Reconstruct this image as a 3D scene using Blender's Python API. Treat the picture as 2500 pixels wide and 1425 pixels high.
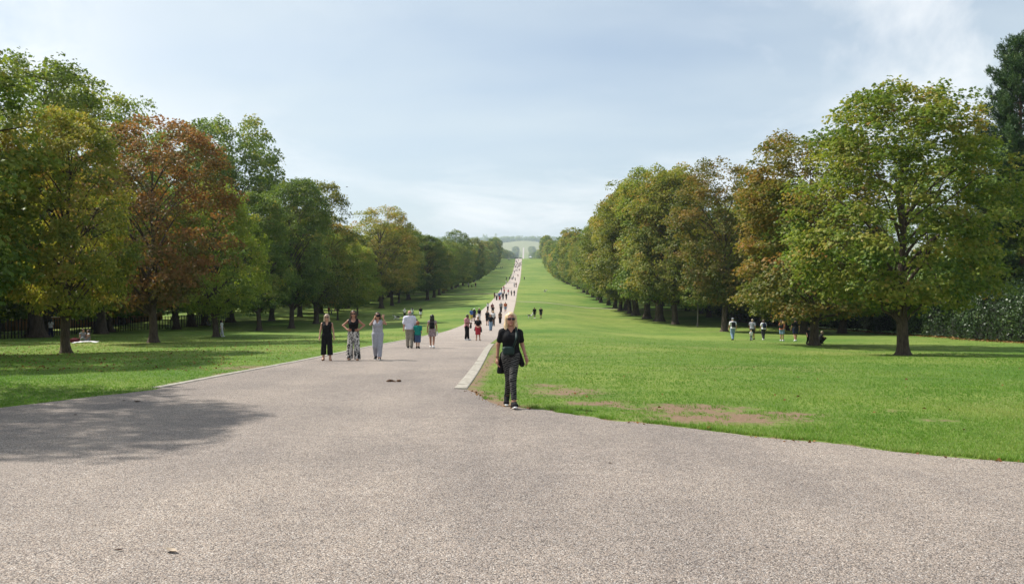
import bpy, math, random
import numpy as np
from mathutils import Vector, Matrix

# ------------------------------------------------------------------ scene, camera, world, sun
for o in list(bpy.data.objects):
    bpy.data.objects.remove(o)
scene = bpy.context.scene
COL = scene.collection
R = math.radians
EYE, FPX, CX, CY = 1.62, 1944.4, 1250.0, 662.5      # CY: the level horizon, 50 px above the middle of the frame
YAW = math.atan((1281.0 - CX) / FPX)

cam_d = bpy.data.cameras.new('camera')
cam_d.sensor_width = 36.0
cam_d.lens = 28.0
cam_d.shift_y = -50.0 / 2500.0
cam_d.clip_start = 0.1
cam_d.clip_end = 20000.0
cam = bpy.data.objects.new('camera', cam_d)
COL.objects.link(cam)
cam.location = (0, 0, EYE)
cam.rotation_euler = (R(90), 0, YAW)
scene.camera = cam

SUN_VEC = Vector((-0.86, 0.32, 1.0)).normalized()       # towards the sun: left, a little ahead
SUN_EL = math.asin(SUN_VEC.z)
SUN_AZ = math.atan2(SUN_VEC.x, SUN_VEC.y)
sun_d = bpy.data.lights.new('sun', 'SUN')
sun_d.energy = 5.0
sun_d.angle = R(0.9)
sun_d.color = (1.0, 0.95, 0.86)
sun = bpy.data.objects.new('sun', sun_d)
COL.objects.link(sun)
sun.rotation_euler = (-SUN_VEC).to_track_quat('-Z', 'Y').to_euler()

world = bpy.data.worlds.new('World')
scene.world = world
world.use_nodes = True
wt = world.node_tree
for n in list(wt.nodes):
    wt.nodes.remove(n)


def N(t, typ, **kw):
    n = t.nodes.new(typ)
    for k, v in kw.items():
        if k.startswith('i_'):
            key = k[2:]
            key = int(key) if key.isdigit() else key.replace('_', ' ')
            n.inputs[key].default_value = v
        else:
            setattr(n, k, v)
    return n


def LK(t, a, b):
    t.links.new(a, b)


def ramp(t, stops, interp='LINEAR'):
    n = t.nodes.new('ShaderNodeValToRGB')
    cr = n.color_ramp
    cr.interpolation = interp
    while len(cr.elements) < len(stops):
        cr.elements.new(0.5)
    for e, (p, c) in zip(cr.elements, stops):
        e.position = p
        e.color = (c, c, c, 1) if isinstance(c, (int, float)) else (c[0], c[1], c[2], 1)
    return n


def mixc(t, fac, a, b, mode='MIX'):
    n = t.nodes.new('ShaderNodeMix')
    n.data_type = 'RGBA'
    n.blend_type = mode
    for sock, v in ((n.inputs[0], fac), (n.inputs[6], a), (n.inputs[7], b)):
        if isinstance(v, (int, float)):
            sock.default_value = v
        elif isinstance(v, tuple):
            sock.default_value = (v[0], v[1], v[2], 1)
        else:
            t.links.new(v, sock)
    return n.outputs[2]


def mth(t, op, a, b=None, c=None, clamp=False):
    n = t.nodes.new('ShaderNodeMath')
    n.operation = op
    n.use_clamp = clamp
    for i, v in enumerate((a, b, c)):
        if v is None:
            continue
        if isinstance(v, (int, float)):
            n.inputs[i].default_value = v
        else:
            t.links.new(v, n.inputs[i])
    return n.outputs[0]


sky = N(wt, 'ShaderNodeTexSky', sky_type='NISHITA', sun_disc=False, sun_elevation=SUN_EL, sun_rotation=SUN_AZ,
        air_density=1.0, dust_density=1.2, ozone_density=2.0, altitude=50.0)
geo = N(wt, 'ShaderNodeTexCoord')
sep = N(wt, 'ShaderNodeSeparateXYZ')
LK(wt, geo.outputs['Generated'], sep.inputs[0])
zz = mth(wt, 'ADD', mth(wt, 'MAXIMUM', sep.outputs[2], 0.0), 0.16)
comb = N(wt, 'ShaderNodeCombineXYZ')
LK(wt, mth(wt, 'DIVIDE', sep.outputs[0], zz), comb.inputs[0])
LK(wt, mth(wt, 'DIVIDE', sep.outputs[1], zz), comb.inputs[1])
mp = N(wt, 'ShaderNodeMapping', i_Scale=(0.8, 0.62, 1.0), i_Rotation=(0, 0, 0.35), i_Location=(2.6, 1.4, 0.0))
LK(wt, comb.outputs[0], mp.inputs[0])
n1 = N(wt, 'ShaderNodeTexNoise', i_Scale=1.25, i_Detail=10.0, i_Roughness=0.57, i_Distortion=0.7)
LK(wt, mp.outputs[0], n1.inputs[0])
n2 = N(wt, 'ShaderNodeTexNoise', i_Scale=0.55, i_Detail=2.0, i_Roughness=0.5)
LK(wt, mp.outputs[0], n2.inputs[0])
n3 = N(wt, 'ShaderNodeTexNoise', i_Scale=1.0, i_Detail=5.0, i_Roughness=0.5)
mp3 = N(wt, 'ShaderNodeMapping', i_Scale=(0.45, 0.75, 1.0), i_Location=(4.0, 2.0, 0.0))
LK(wt, comb.outputs[0], mp3.inputs[0])
LK(wt, mp3.outputs[0], n3.inputs[0])
c1 = ramp(wt, [(0.46, 0.0), (0.61, 1.0)])
LK(wt, n1.outputs[0], c1.inputs[0])
c2 = ramp(wt, [(0.40, 0.0), (0.60, 1.0)])
LK(wt, n2.outputs[0], c2.inputs[0])
c3 = ramp(wt, [(0.36, 0.0), (0.64, 1.0)])
LK(wt, n3.outputs[0], c3.inputs[0])
veil = mth(wt, 'ADD', mth(wt, 'MULTIPLY', c3.outputs[0], 0.42), 0.34)
cl = mth(wt, 'MULTIPLY', c1.outputs[0], mth(wt, 'ADD', mth(wt, 'MULTIPLY', c2.outputs[0], 0.85), 0.10), clamp=True)
SKY_STR = 0.098
col = mixc(wt, veil, sky.outputs[0], (5.75, 6.45, 6.70))
col = mixc(wt, cl, col, (8.3, 8.4, 8.4))
bg = N(wt, 'ShaderNodeBackground', i_Strength=SKY_STR)
LK(wt, col, bg.inputs[0])
wo = N(wt, 'ShaderNodeOutputWorld')
LK(wt, bg.outputs[0], wo.inputs[0])

scene.view_settings.view_transform = 'Standard'
scene.view_settings.look = 'None'
scene.view_settings.exposure = 0.50
scene.view_settings.gamma = 1.0
scene.view_settings.use_curve_mapping = False
scene.render.engine = 'CYCLES'
cy = scene.cycles
cy.use_adaptive_sampling = False
cy.use_denoising = True
cy.denoiser = 'OPENIMAGEDENOISE'
cy.denoising_input_passes = 'RGB_ALBEDO_NORMAL'
cy.denoising_prefilter = 'ACCURATE'
cy.max_bounces = 9
cy.diffuse_bounces = 4
cy.glossy_bounces = 2
cy.transmission_bounces = 7
cy.volume_bounces = 0
cy.transparent_max_bounces = 4
cy.caustics_reflective = False
cy.caustics_refractive = False

# ------------------------------------------------------------------ helpers


def link(o, parent=None):
    COL.objects.link(o)
    if parent is not None:
        o.parent = parent
    return o


def mesh_np(name, V, F, mats=(), smooth=False, fattr=None, vattr=None):
    """V (n,3); F (m,k) one face size. Returns mesh data."""
    me = bpy.data.meshes.new(name)
    V = np.ascontiguousarray(V, dtype=np.float32)
    F = np.ascontiguousarray(F, dtype=np.int32)
    m, k = F.shape
    me.vertices.add(len(V))
    me.vertices.foreach_set('co', V.ravel())
    me.loops.add(m * k)
    me.loops.foreach_set('vertex_index', F.ravel())
    me.polygons.add(m)
    me.polygons.foreach_set('loop_start', np.arange(0, m * k, k, dtype=np.int32))
    me.update(calc_edges=True)
    if smooth:
        me.polygons.foreach_set('use_smooth', np.ones(m, dtype=bool))
    for nm, arr in (fattr or {}).items():
        a = me.attributes.new(nm, 'FLOAT', 'FACE')
        a.data.foreach_set('value', np.ascontiguousarray(arr, dtype=np.float32))
    for nm, arr in (vattr or {}).items():
        a = me.attributes.new(nm, 'FLOAT', 'POINT')
        a.data.foreach_set('value', np.ascontiguousarray(arr, dtype=np.float32))
    for mt in mats:
        me.materials.append(mt)
    return me


class MB:
    """Collects quads/tris shapes as vertex and face lists for small hand-made meshes."""

    def __init__(self):
        self.v = []
        self.f = []

    def add(self, vs, fs):
        b = len(self.v)
        self.v += [tuple(p) for p in vs]
        self.f += [tuple(i + b for i in q) for q in fs]

    def box(self, c, s, rz=0.0, bev=0.0):
        x, y, z = s[0] / 2, s[1] / 2, s[2] / 2
        b = min(bev, x * .9, y * .9, z * .9)
        pts, cz, sz = [], math.cos(rz), math.sin(rz)
        if b <= 0:
            raw = [(i * x, j * y, k * z) for i in (-1, 1) for j in (-1, 1) for k in (-1, 1)]
            fs = [(0, 1, 3, 2), (4, 6, 7, 5), (0, 4, 5, 1), (2, 3, 7, 6), (0, 2, 6, 4), (1, 5, 7, 3)]
        else:
            ring = [(-x + b, -y), (x - b, -y), (x, -y + b), (x, y - b), (x - b, y), (-x + b, y), (-x, y - b), (-x, -y + b)]
            ring2 = [(p * (x - b) / x, q * (y - b) / y) for p, q in ring]
            raw = [(p, q, -z) for p, q in ring2] + [(p, q, -z + b) for p, q in ring] + [(p, q, z - b) for p, q in ring] + [(p, q, z) for p, q in ring2]
            fs = [tuple(range(7, -1, -1)), tuple(range(24, 32))]
            for l in range(3):
                for i in range(8):
                    j = (i + 1) % 8
                    fs.append((l * 8 + i, l * 8 + j, l * 8 + 8 + j, l * 8 + 8 + i))
        for p in raw:
            pts.append((c[0] + p[0] * cz - p[1] * sz, c[1] + p[0] * sz + p[1] * cz, c[2] + p[2]))
        self.add(pts, fs)

    def tube(self, pts, rad, n=8, cap=True):
        pts = [Vector(p) for p in pts]
        vs, fs = [], []
        up = Vector((0.13, 0.21, 1)).normalized()
        for i, p in enumerate(pts):
            d = (pts[min(i + 1, len(pts) - 1)] - pts[max(i - 1, 0)]).normalized()
            a = d.cross(up)
            if a.length < 1e-3:
                a = d.cross(Vector((1, 0, 0)))
            a.normalize()
            b = d.cross(a)
            r = rad[i] if isinstance(rad, (list, tuple, np.ndarray)) else rad
            for k in range(n):
                t = 2 * math.pi * k / n
                vs.append(p + a * (r * math.cos(t)) + b * (r * math.sin(t)))
        for i in range(len(pts) - 1):
            for k in range(n):
                k2 = (k + 1) % n
                fs.append((i * n + k, i * n + k2, (i + 1) * n + k2, (i + 1) * n + k))
        if cap:
            fs.append(tuple(range(n - 1, -1, -1)))
            fs.append(tuple((len(pts) - 1) * n + k for k in range(n)))
        self.add(vs, fs)

    def mesh(self, name, mat, smooth=True):
        me = bpy.data.meshes.new(name)
        me.from_pydata(self.v, [], self.f)
        me.update()
        if smooth:
            me.polygons.foreach_set('use_smooth', np.ones(len(me.polygons), dtype=bool))
        if mat:
            me.materials.append(mat)
        return me

    def build(self, name, mat, parent=None, smooth=True):
        return link(bpy.data.objects.new(name, self.mesh(name, mat, smooth)), parent)


def obj(name, me, parent=None):
    return link(bpy.data.objects.new(name, me), parent)


def tag(o, label=None, cat=None, group=None, kind=None):
    if label:
        o['label'] = label
    if cat:
        o['category'] = cat
    if group:
        o['group'] = group
    if kind:
        o['kind'] = kind
    return o


def empty(name, loc, rz=0.0, sc=1.0):
    o = bpy.data.objects.new(name, None)
    o.empty_display_size = 0.2
    link(o)
    o.location = loc
    o.rotation_euler = (0, 0, rz)
    o.scale = (sc, sc, sc) if isinstance(sc, (int, float)) else sc
    return o


def sstep(a, b, x):
    t = np.clip((np.asarray(x, dtype=float) - a) / (b - a), 0, 1)
    return t * t * (3 - 2 * t)


def vnoise(x, y, seed=0):
    """smooth 2-D value noise in 0..1"""
    x = np.asarray(x, dtype=float)
    y = np.asarray(y, dtype=float)
    xi, yi = np.floor(x).astype(np.int64), np.floor(y).astype(np.int64)
    fx, fy = x - xi, y - yi
    fx, fy = fx * fx * (3 - 2 * fx), fy * fy * (3 - 2 * fy)

    def h(a, b):
        n = (a * 374761393 + b * 668265263 + seed * 974711) & 0x7fffffff
        n = ((n ^ (n >> 13)) * 1274126177) & 0x7fffffff
        return ((n ^ (n >> 16)) & 0xffff) / 65535.0
    return (h(xi, yi) * (1 - fx) + h(xi + 1, yi) * fx) * (1 - fy) + (h(xi, yi + 1) * (1 - fx) + h(xi + 1, yi + 1) * fx) * fy


def fbm(x, y, seed=0, oct=4):
    s, a, t = 0.0, 0.5, 0.0
    for i in range(oct):
        s = s + a * vnoise(np.asarray(x) * 2 ** i, np.asarray(y) * 2 ** i, seed + i * 17)
        t += a
        a *= 0.5
    return s / t


# ------------------------------------------------------------------ terrain: a shallow dip, a long rise to a crest, a far hill
PROF = np.array([(-200, 5.71), (-60, 1.713), (0, 0), (10, -.2855), (20, -.571), (30, -.8565), (40, -1.142), (55, -1.62), (80, -2.27),
                 (103, -2.50), (132, -1.95), (197, -.36), (295, 3.37), (425, 7.9), (560, 16.2), (640, 23.4), (715, 31.0), (745, 32.4),
                 (790, 31.0), (900, 28.0), (1100, 36), (1500, 55), (2000, 77), (2600, 104), (2800, 119), (3200, 156), (3600, 190),
                 (4000, 236), (4250, 262), (4600, 270), (6500, 270)])
PROF[:, 1] -= PROF[:, 0] * (50.0 / FPX)
_px, _pz = PROF[:, 0], PROF[:, 1]
_sl = np.diff(_pz) / np.diff(_px)
_tg = np.concatenate([[_sl[0]], (_sl[1:] + _sl[:-1]) / 2, [_sl[-1]]])
for _i in range(1, 6):
    _tg[_i] = _sl[0]


def prof(Y):
    Y = np.clip(np.asarray(Y, dtype=float), _px[0], _px[-1] - 1e-6)
    i = np.clip(np.searchsorted(_px, Y, side='right') - 1, 0, len(_px) - 2)
    h = _px[i + 1] - _px[i]
    t = (Y - _px[i]) / h
    return ((2 * t ** 3 - 3 * t ** 2 + 1) * _pz[i] + (t ** 3 - 2 * t ** 2 + t) * h * _tg[i] + (-2 * t ** 3 + 3 * t ** 2) * _pz[i + 1]
            + (t ** 3 - t ** 2) * h * _tg[i + 1])


def zt(X, Y):
    X = np.asarray(X, dtype=float)
    Y = np.asarray(Y, dtype=float)
    far = 1 - sstep(160, 320, Y)
    dr = sstep(3, 15, X) * sstep(22, 46, Y) * far * (0.5 + 0.4 * sstep(60, 120, Y))
    dl = sstep(10, 22, -X) * sstep(24, 46, Y) * far * (0.25 + 0.35 * sstep(60, 120, Y))
    und = (fbm(X / 14, Y / 14, 5, 3) - 0.5) * 0.35 * np.maximum(sstep(6, 18, X), sstep(12, 24, -X)) * sstep(24, 50, Y)
    hill = 14 * np.exp(-((X + 2) / 90.0) ** 2) * np.exp(-((Y - 4150) / 170.0) ** 2)
    return prof(Y) - dr - dl + und + hill


GX = np.concatenate([-np.geomspace(3500, 32, 34), np.arange(-30, 36.01, 0.4), np.geomspace(38, 3500, 34)])
GY = np.concatenate([np.arange(-120, 0, 6.0), np.arange(0, 45, 0.3), np.arange(45, 150, 1.0), np.arange(150, 800, 3.0), np.arange(800, 6400, 32.0)])
GZ = zt(GX[None, :], GY[:, None])


def gz(X, Y):
    """height of the ground mesh itself"""
    X = np.asarray(X, dtype=float)
    Y = np.asarray(Y, dtype=float)
    i = np.clip(np.searchsorted(GX, X, side='right') - 1, 0, len(GX) - 2)
    j = np.clip(np.searchsorted(GY, Y, side='right') - 1, 0, len(GY) - 2)
    u = (X - GX[i]) / (GX[i + 1] - GX[i])
    v = (Y - GY[j]) / (GY[j + 1] - GY[j])
    return (GZ[j, i] * (1 - u) + GZ[j, i + 1] * u) * (1 - v) + (GZ[j + 1, i] * (1 - u) + GZ[j + 1, i + 1] * u) * v


def ray(px, py):
    dx, dz = (px - CX) / FPX, -(py - CY) / FPX
    c, s = math.cos(YAW), math.sin(YAW)
    return dx * c - s, dx * s + c, dz


def at(px, py):
    """the first point of the ground that the photograph shows at this pixel"""
    dx, dy, dz = ray(px, py)
    t = np.geomspace(3, 5500, 6000)
    h = EYE + dz * t - gz(dx * t, dy * t)
    k = np.argmax(h < 0)
    if h[k] >= 0:
        k = len(t) - 1
    a, b = t[max(k - 1, 0)], t[k]
    for _ in range(30):
        m = (a + b) / 2
        if EYE + dz * m - gz(dx * m, dy * m) < 0:
            b = m
        else:
            a = m
    return Vector((dx * b, dy * b, float(gz(dx * b, dy * b))))


def depth_px(p):
    """pixels per metre at a world point"""
    return FPX / (-math.sin(YAW) * p.x + math.cos(YAW) * p.y)


def in_poly(X, Y, P):
    inside = np.zeros(np.shape(X), dtype=bool)
    n = len(P)
    for i in range(n):
        x1, y1 = P[i]
        x2, y2 = P[(i + 1) % n]
        if y1 == y2:
            continue
        c = ((y1 > Y) != (y2 > Y)) & (X < (x2 - x1) * (Y - y1) / (y2 - y1) + x1)
        inside ^= c
    return inside


def dist_line(X, Y, P):
    d = np.full(np.shape(X), 1e9)
    for (x1, y1), (x2, y2) in zip(P[:-1], P[1:]):
        ex, ey = x2 - x1, y2 - y1
        t = np.clip(((X - x1) * ex + (Y - y1) * ey) / (ex * ex + ey * ey), 0, 1)
        d = np.minimum(d, np.hypot(X - x1 - t * ex, Y - y1 - t * ey))
    return d


# ------------------------------------------------------------------ materials


def new_mat(name):
    m = bpy.data.materials.new(name)
    m.use_nodes = True
    t = m.node_tree
    for n in list(t.nodes):
        t.nodes.remove(n)
    out = t.nodes.new('ShaderNodeOutputMaterial')
    return m, t, out


def pbsdf(t, out, rough=0.7, spec=0.3):
    b = N(t, 'ShaderNodeBsdfPrincipled')
    b.inputs['Roughness'].default_value = rough
    b.inputs['Specular IOR Level'].default_value = spec
    LK(t, b.outputs[0], out.inputs[0])
    return b


def bumpn(t, h, strength, dist, bsdf):
    b = N(t, 'ShaderNodeBump', i_Strength=strength, i_Distance=dist)
    LK(t, h, b.inputs['Height'])
    LK(t, b.outputs[0], bsdf.inputs['Normal'])


_plain = {}


def plain(name, c, rough=0.75, var=0.25, scale=9.0, spec=0.25, bump=0.0):
    """cloth, metal, skin ...: a colour with soft uneven tone"""
    if name in _plain:
        return _plain[name]
    m, t, out = new_mat(name)
    b = pbsdf(t, out, rough, spec)
    tc = N(t, 'ShaderNodeTexCoord')
    n = N(t, 'ShaderNodeTexNoise', i_Scale=scale, i_Detail=4.0)
    LK(t, tc.outputs['Object'], n.inputs[0])
    r = ramp(t, [(0.3, tuple(x * (1 - var) for x in c)), (0.7, tuple(min(1, x * (1 + var)) for x in c))])
    LK(t, n.outputs[0], r.inputs[0])
    LK(t, r.outputs[0], b.inputs['Base Color'])
    if bump:
        bumpn(t, n.outputs[0], 0.5, bump, b)
    _plain[name] = m
    return m


def leaf_mat(name, cols, trans=0.42, rough=0.48, spec=0.28, tint=(1.08, 1.12, 0.6)):
    m, t, out = new_mat(name)
    at_ = N(t, 'ShaderNodeAttribute', attribute_name='v')
    oi = N(t, 'ShaderNodeObjectInfo')
    v = mth(t, 'ADD', at_.outputs['Fac'], mth(t, 'MULTIPLY', mth(t, 'SUBTRACT', oi.outputs['Random'], 0.5), 0.22), clamp=True)
    r = ramp(t, [(i / (len(cols) - 1), c) for i, c in enumerate(cols)])
    LK(t, v, r.inputs[0])
    hs = N(t, 'ShaderNodeHueSaturation')
    LK(t, r.outputs[0], hs.inputs['Color'])
    LK(t, mth(t, 'ADD', mth(t, 'MULTIPLY', oi.outputs['Random'], 0.3), 0.86), hs.inputs['Value'])
    b = N(t, 'ShaderNodeBsdfPrincipled')
    b.inputs['Roughness'].default_value = rough
    b.inputs['Specular IOR Level'].default_value = spec
    LK(t, hs.outputs[0], b.inputs['Base Color'])
    tr = N(t, 'ShaderNodeBsdfTranslucent')
    LK(t, mixc(t, 1.0, hs.outputs[0], tint, 'MULTIPLY'), tr.inputs[0])
    ms = N(t, 'ShaderNodeMixShader', i_0=trans)
    LK(t, b.outputs[0], ms.inputs[1])
    LK(t, tr.outputs[0], ms.inputs[2])
    LK(t, ms.outputs[0], out.inputs[0])
    return m


def bark_mat(name, c1, c2, sc=1.0):
    m, t, out = new_mat(name)
    b = pbsdf(t, out, 0.9, 0.15)
    tc = N(t, 'ShaderNodeTexCoord')
    mp_ = N(t, 'ShaderNodeMapping', i_Scale=(7 * sc, 7 * sc, 1.6 * sc))
    LK(t, tc.outputs['Object'], mp_.inputs[0])
    n = N(t, 'ShaderNodeTexNoise', i_Scale=1.6, i_Detail=7.0, i_Roughness=0.62)
    LK(t, mp_.outputs[0], n.inputs[0])
    v = N(t, 'ShaderNodeTexVoronoi', feature='DISTANCE_TO_EDGE', i_Scale=1.4)
    LK(t, mp_.outputs[0], v.inputs[0])
    r = ramp(t, [(0.3, c1), (0.68, c2)])
    LK(t, n.outputs[0], r.inputs[0])
    LK(t, r.outputs[0], b.inputs['Base Color'])
    bumpn(t, mth(t, 'ADD', n.outputs[0], mth(t, 'MINIMUM', v.outputs[0], 0.25)), 0.9, 0.05, b)
    return m


# grass: the lawn surface below the blades
mg, t, out = new_mat('lawn')
b = pbsdf(t, out, 0.85, 0.12)
g = N(t, 'ShaderNodeNewGeometry')


def posnoise(t, g, scale, detail=4.0, rough=0.55, sc=(1, 1, 1)):
    mp_ = N(t, 'ShaderNodeMapping', i_Scale=sc)
    LK(t, g.outputs['Position'], mp_.inputs[0])
    n = N(t, 'ShaderNodeTexNoise', i_Scale=scale, i_Detail=detail, i_Roughness=rough)
    LK(t, mp_.outputs[0], n.inputs[0])
    return n.outputs[0]


na = posnoise(t, g, 0.07, 4.0, 0.55)
nb = posnoise(t, g, 0.9, 5.0, 0.6)
nc = posnoise(t, g, 14.0, 4.0, 0.7)
nd = posnoise(t, g, 60.0, 2.0, 0.7)
r1 = ramp(t, [(0.36, (0.088, 0.170, 0.027)), (0.64, (0.192, 0.248, 0.055))])
LK(t, na, r1.inputs[0])
r2 = ramp(t, [(0.28, (0.55, 0.66, 0.52)), (0.5, (1.0, 1.0, 1.0)), (0.74, (1.45, 1.26, 1.3))])
LK(t, nb, r2.inputs[0])
c_ = mixc(t, 0.75, r1.outputs[0], r2.outputs[0], 'MULTIPLY')
ne = posnoise(t, g, 0.22, 5.0, 0.6, (0.6, 1.0, 1.0))
rn = ramp(t, [(0.52, 0.0), (0.74, 0.5)])
LK(t, ne, rn.inputs[0])
c_ = mixc(t, rn.outputs[0], c_, (0.24, 0.235, 0.085))
r3 = ramp(t, [(0.3, 0.62), (0.7, 1.3)])
LK(t, nc, r3.inputs[0])
c_ = mixc(t, 0.6, c_, r3.outputs[0], 'MULTIPLY')
r4 = ramp(t, [(0.3, 0.6), (0.7, 1.35)])
LK(t, nd, r4.inputs[0])
c_ = mixc(t, 0.5, c_, r4.outputs[0], 'MULTIPLY')
sx = N(t, 'ShaderNodeSeparateXYZ')       # rough dry pasture on the far hill
LK(t, g.outputs['Position'], sx.inputs[0])
mr = N(t, 'ShaderNodeMapRange')
LK(t, mth(t, 'ADD', sx.outputs[1], mth(t, 'MULTIPLY', mth(t, 'SUBTRACT', posnoise(t, g, 0.006, 4.0, 0.6), 0.5), 1600.0)), mr.inputs[0])
mr.inputs[1].default_value, mr.inputs[2].default_value, mr.inputs[3].default_value, mr.inputs[4].default_value = 2500.0, 3400.0, 0.0, 0.75
c_ = mixc(t, mr.outputs[0], c_, (0.235, 0.225, 0.105))
da = N(t, 'ShaderNodeAttribute', attribute_name='dirt')
dn = mth(t, 'ADD', mth(t, 'SUBTRACT', nc, 0.5), mth(t, 'MULTIPLY', mth(t, 'SUBTRACT', posnoise(t, g, 3.2, 5.0, 0.65), 0.5), 2.2))
dm = ramp(t, [(0.40, 0.0), (0.66, 1.0)])
LK(t, mth(t, 'ADD', da.outputs['Fac'], mth(t, 'MULTIPLY', dn, 0.55), clamp=True), dm.inputs[0])
rd = ramp(t, [(0.3, (0.15, 0.095, 0.06)), (0.5, (0.235, 0.16, 0.105)), (0.72, (0.31, 0.225, 0.155))])
LK(t, mth(t, 'ADD', mth(t, 'MULTIPLY', nd, 0.5), mth(t, 'MULTIPLY', nc, 0.5)), rd.inputs[0])
c_ = mixc(t, dm.outputs[0], c_, rd.outputs[0])
la = N(t, 'ShaderNodeAttribute', attribute_name='litter')
lm = ramp(t, [(0.5, 0.0), (0.62, 1.0)])
LK(t, mth(t, 'ADD', la.outputs['Fac'], mth(t, 'MULTIPLY', mth(t, 'SUBTRACT', nc, 0.5), 1.1), clamp=True), lm.inputs[0])
rl = ramp(t, [(0.35, (0.10, 0.045, 0.022)), (0.65, (0.24, 0.11, 0.05))])
LK(t, nd, rl.inputs[0])
c_ = mixc(t, lm.outputs[0], c_, rl.outputs[0])
LK(t, c_, b.inputs['Base Color'])
bumpn(t, mth(t, 'ADD', nd, mth(t, 'MULTIPLY', nc, 2.0)), 0.8, 0.03, b)
M_LAWN = mg

# bound gravel of the drive: chips about a centimetre wide
mgv, t, out = new_mat('bound_gravel')
b = pbsdf(t, out, 0.8, 0.25)
g = N(t, 'ShaderNodeNewGeometry')
mp_ = N(t, 'ShaderNodeMapping', i_Scale=(92.0, 92.0, 40.0))
LK(t, g.outputs['Position'], mp_.inputs[0])
vo = N(t, 'ShaderNodeTexVoronoi', i_Scale=1.0, i_Randomness=1.0)
LK(t, mp_.outputs[0], vo.inputs[0])
sp = N(t, 'ShaderNodeSeparateColor')
LK(t, vo.outputs['Color'], sp.inputs[0])
rc = ramp(t, [(0.0, (0.12, 0.105, 0.10)), (0.12, (0.24, 0.205, 0.19)), (0.3, (0.43, 0.36, 0.315)), (0.55, (0.53, 0.43, 0.365)),
              (0.72, (0.46, 0.425, 0.41)), (0.88, (0.62, 0.51, 0.42)), (1.0, (0.78, 0.73, 0.69))])
LK(t, sp.outputs[0], rc.inputs[0])
re_ = ramp(t, [(0.25, 1.0), (0.62, 0.34)])
LK(t, vo.outputs['Distance'], re_.inputs[0])
cg = mixc(t, 0.8, rc.outputs[0], re_.outputs[0], 'MULTIPLY')
n_l = posnoise(t, g, 0.35, 5.0, 0.6)
rr = ramp(t, [(0.28, (0.665, 0.665, 0.67)), (0.72, (0.975, 0.965, 0.935))])
LK(t, n_l, rr.inputs[0])
cg = mixc(t, 1.0, cg, rr.outputs[0], 'MULTIPLY')
n_m = posnoise(t, g, 5.0, 4.0, 0.7)
rm = ramp(t, [(0.3, 0.88), (0.7, 1.1)])
LK(t, n_m, rm.inputs[0])
cg = mixc(t, 1.0, cg, rm.outputs[0], 'MULTIPLY')
n_s = posnoise(t, g, 0.9, 3.0, 0.6, (1.0, 0.22, 1.0))
rs_ = ramp(t, [(0.58, 0.0), (0.75, 0.35)])
LK(t, n_s, rs_.inputs[0])
cg = mixc(t, rs_.outputs[0], cg, (0.235, 0.20, 0.175))
n_w = posnoise(t, g, 0.55, 4.0, 0.6, (1.0, 0.16, 1.0))
rw = ramp(t, [(0.36, (0.90, 0.90, 0.91)), (0.64, (1.10, 1.09, 1.07))])
LK(t, n_w, rw.inputs[0])
cg = mixc(t, 1.0, cg, rw.outputs[0], 'MULTIPLY')
n_d = posnoise(t, g, 1.7, 6.0, 0.7)
rdk = ramp(t, [(0.60, 0.0), (0.72, 0.30)])
LK(t, n_d, rdk.inputs[0])
cg = mixc(t, rdk.outputs[0], cg, (0.17, 0.15, 0.135))
LK(t, cg, b.inputs['Base Color'])
bumpn(t, mth(t, 'SUBTRACT', 1.0, vo.outputs['Distance']), 0.85, 0.008, b)
M_GRAVEL = mgv
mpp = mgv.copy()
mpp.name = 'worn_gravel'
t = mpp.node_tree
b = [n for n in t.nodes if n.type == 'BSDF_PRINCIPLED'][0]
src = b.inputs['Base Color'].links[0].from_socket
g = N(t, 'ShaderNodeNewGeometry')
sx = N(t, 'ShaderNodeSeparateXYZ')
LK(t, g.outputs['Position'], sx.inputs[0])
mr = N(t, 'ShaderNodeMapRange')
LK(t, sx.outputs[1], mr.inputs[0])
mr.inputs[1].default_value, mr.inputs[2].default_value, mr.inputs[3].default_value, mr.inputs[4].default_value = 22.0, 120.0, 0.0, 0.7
LK(t, mixc(t, mr.outputs[0], src, (0.46, 0.395, 0.35)), b.inputs['Base Color'])  # brighter far off: sunlight at a grazing angle mixed into the colour
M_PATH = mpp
M_DUST = plain('dusty_footpath', (0.34, 0.31, 0.21), 0.9, 0.2, 0.8)

# pale kerb stone
mk, t, out = new_mat('kerb_stone')
b = pbsdf(t, out, 0.85, 0.2)
g = N(t, 'ShaderNodeNewGeometry')
ra_ = ramp(t, [(0.28, (0.16, 0.14, 0.115)), (0.5, (0.33, 0.305, 0.26)), (0.72, (0.44, 0.41, 0.36))])
nk = posnoise(t, g, 7.0, 6.0, 0.7)
LK(t, nk, ra_.inputs[0])
LK(t, ra_.outputs[0], b.inputs['Base Color'])
bumpn(t, nk, 0.5, 0.01, b)
M_KERB = mk

# brick
mbk, t, out = new_mat('old_brick')
b = pbsdf(t, out, 0.9, 0.1)
tc = N(t, 'ShaderNodeTexCoord')
br = N(t, 'ShaderNodeTexBrick', i_Scale=4.0)
br.inputs['Color1'].default_value = (0.20, 0.085, 0.05, 1)
br.inputs['Color2'].default_value = (0.30, 0.14, 0.085, 1)
br.inputs['Mortar'].default_value = (0.26, 0.21, 0.17, 1)
LK(t, tc.outputs['Object'], br.inputs[0])
LK(t, br.outputs[0], b.inputs['Base Color'])
M_BRICK = mbk

M_BARK = bark_mat('chestnut_bark', (0.045, 0.033, 0.026), (0.13, 0.10, 0.078))
M_BARKP = bark_mat('pale_bark', (0.16, 0.14, 0.115), (0.34, 0.31, 0.27), 2.0)
M_BARKR = bark_mat('pine_bark', (0.07, 0.045, 0.03), (0.20, 0.12, 0.075))
M_IRON = plain('black_iron', (0.012, 0.012, 0.013), 0.5, 0.2)

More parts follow.
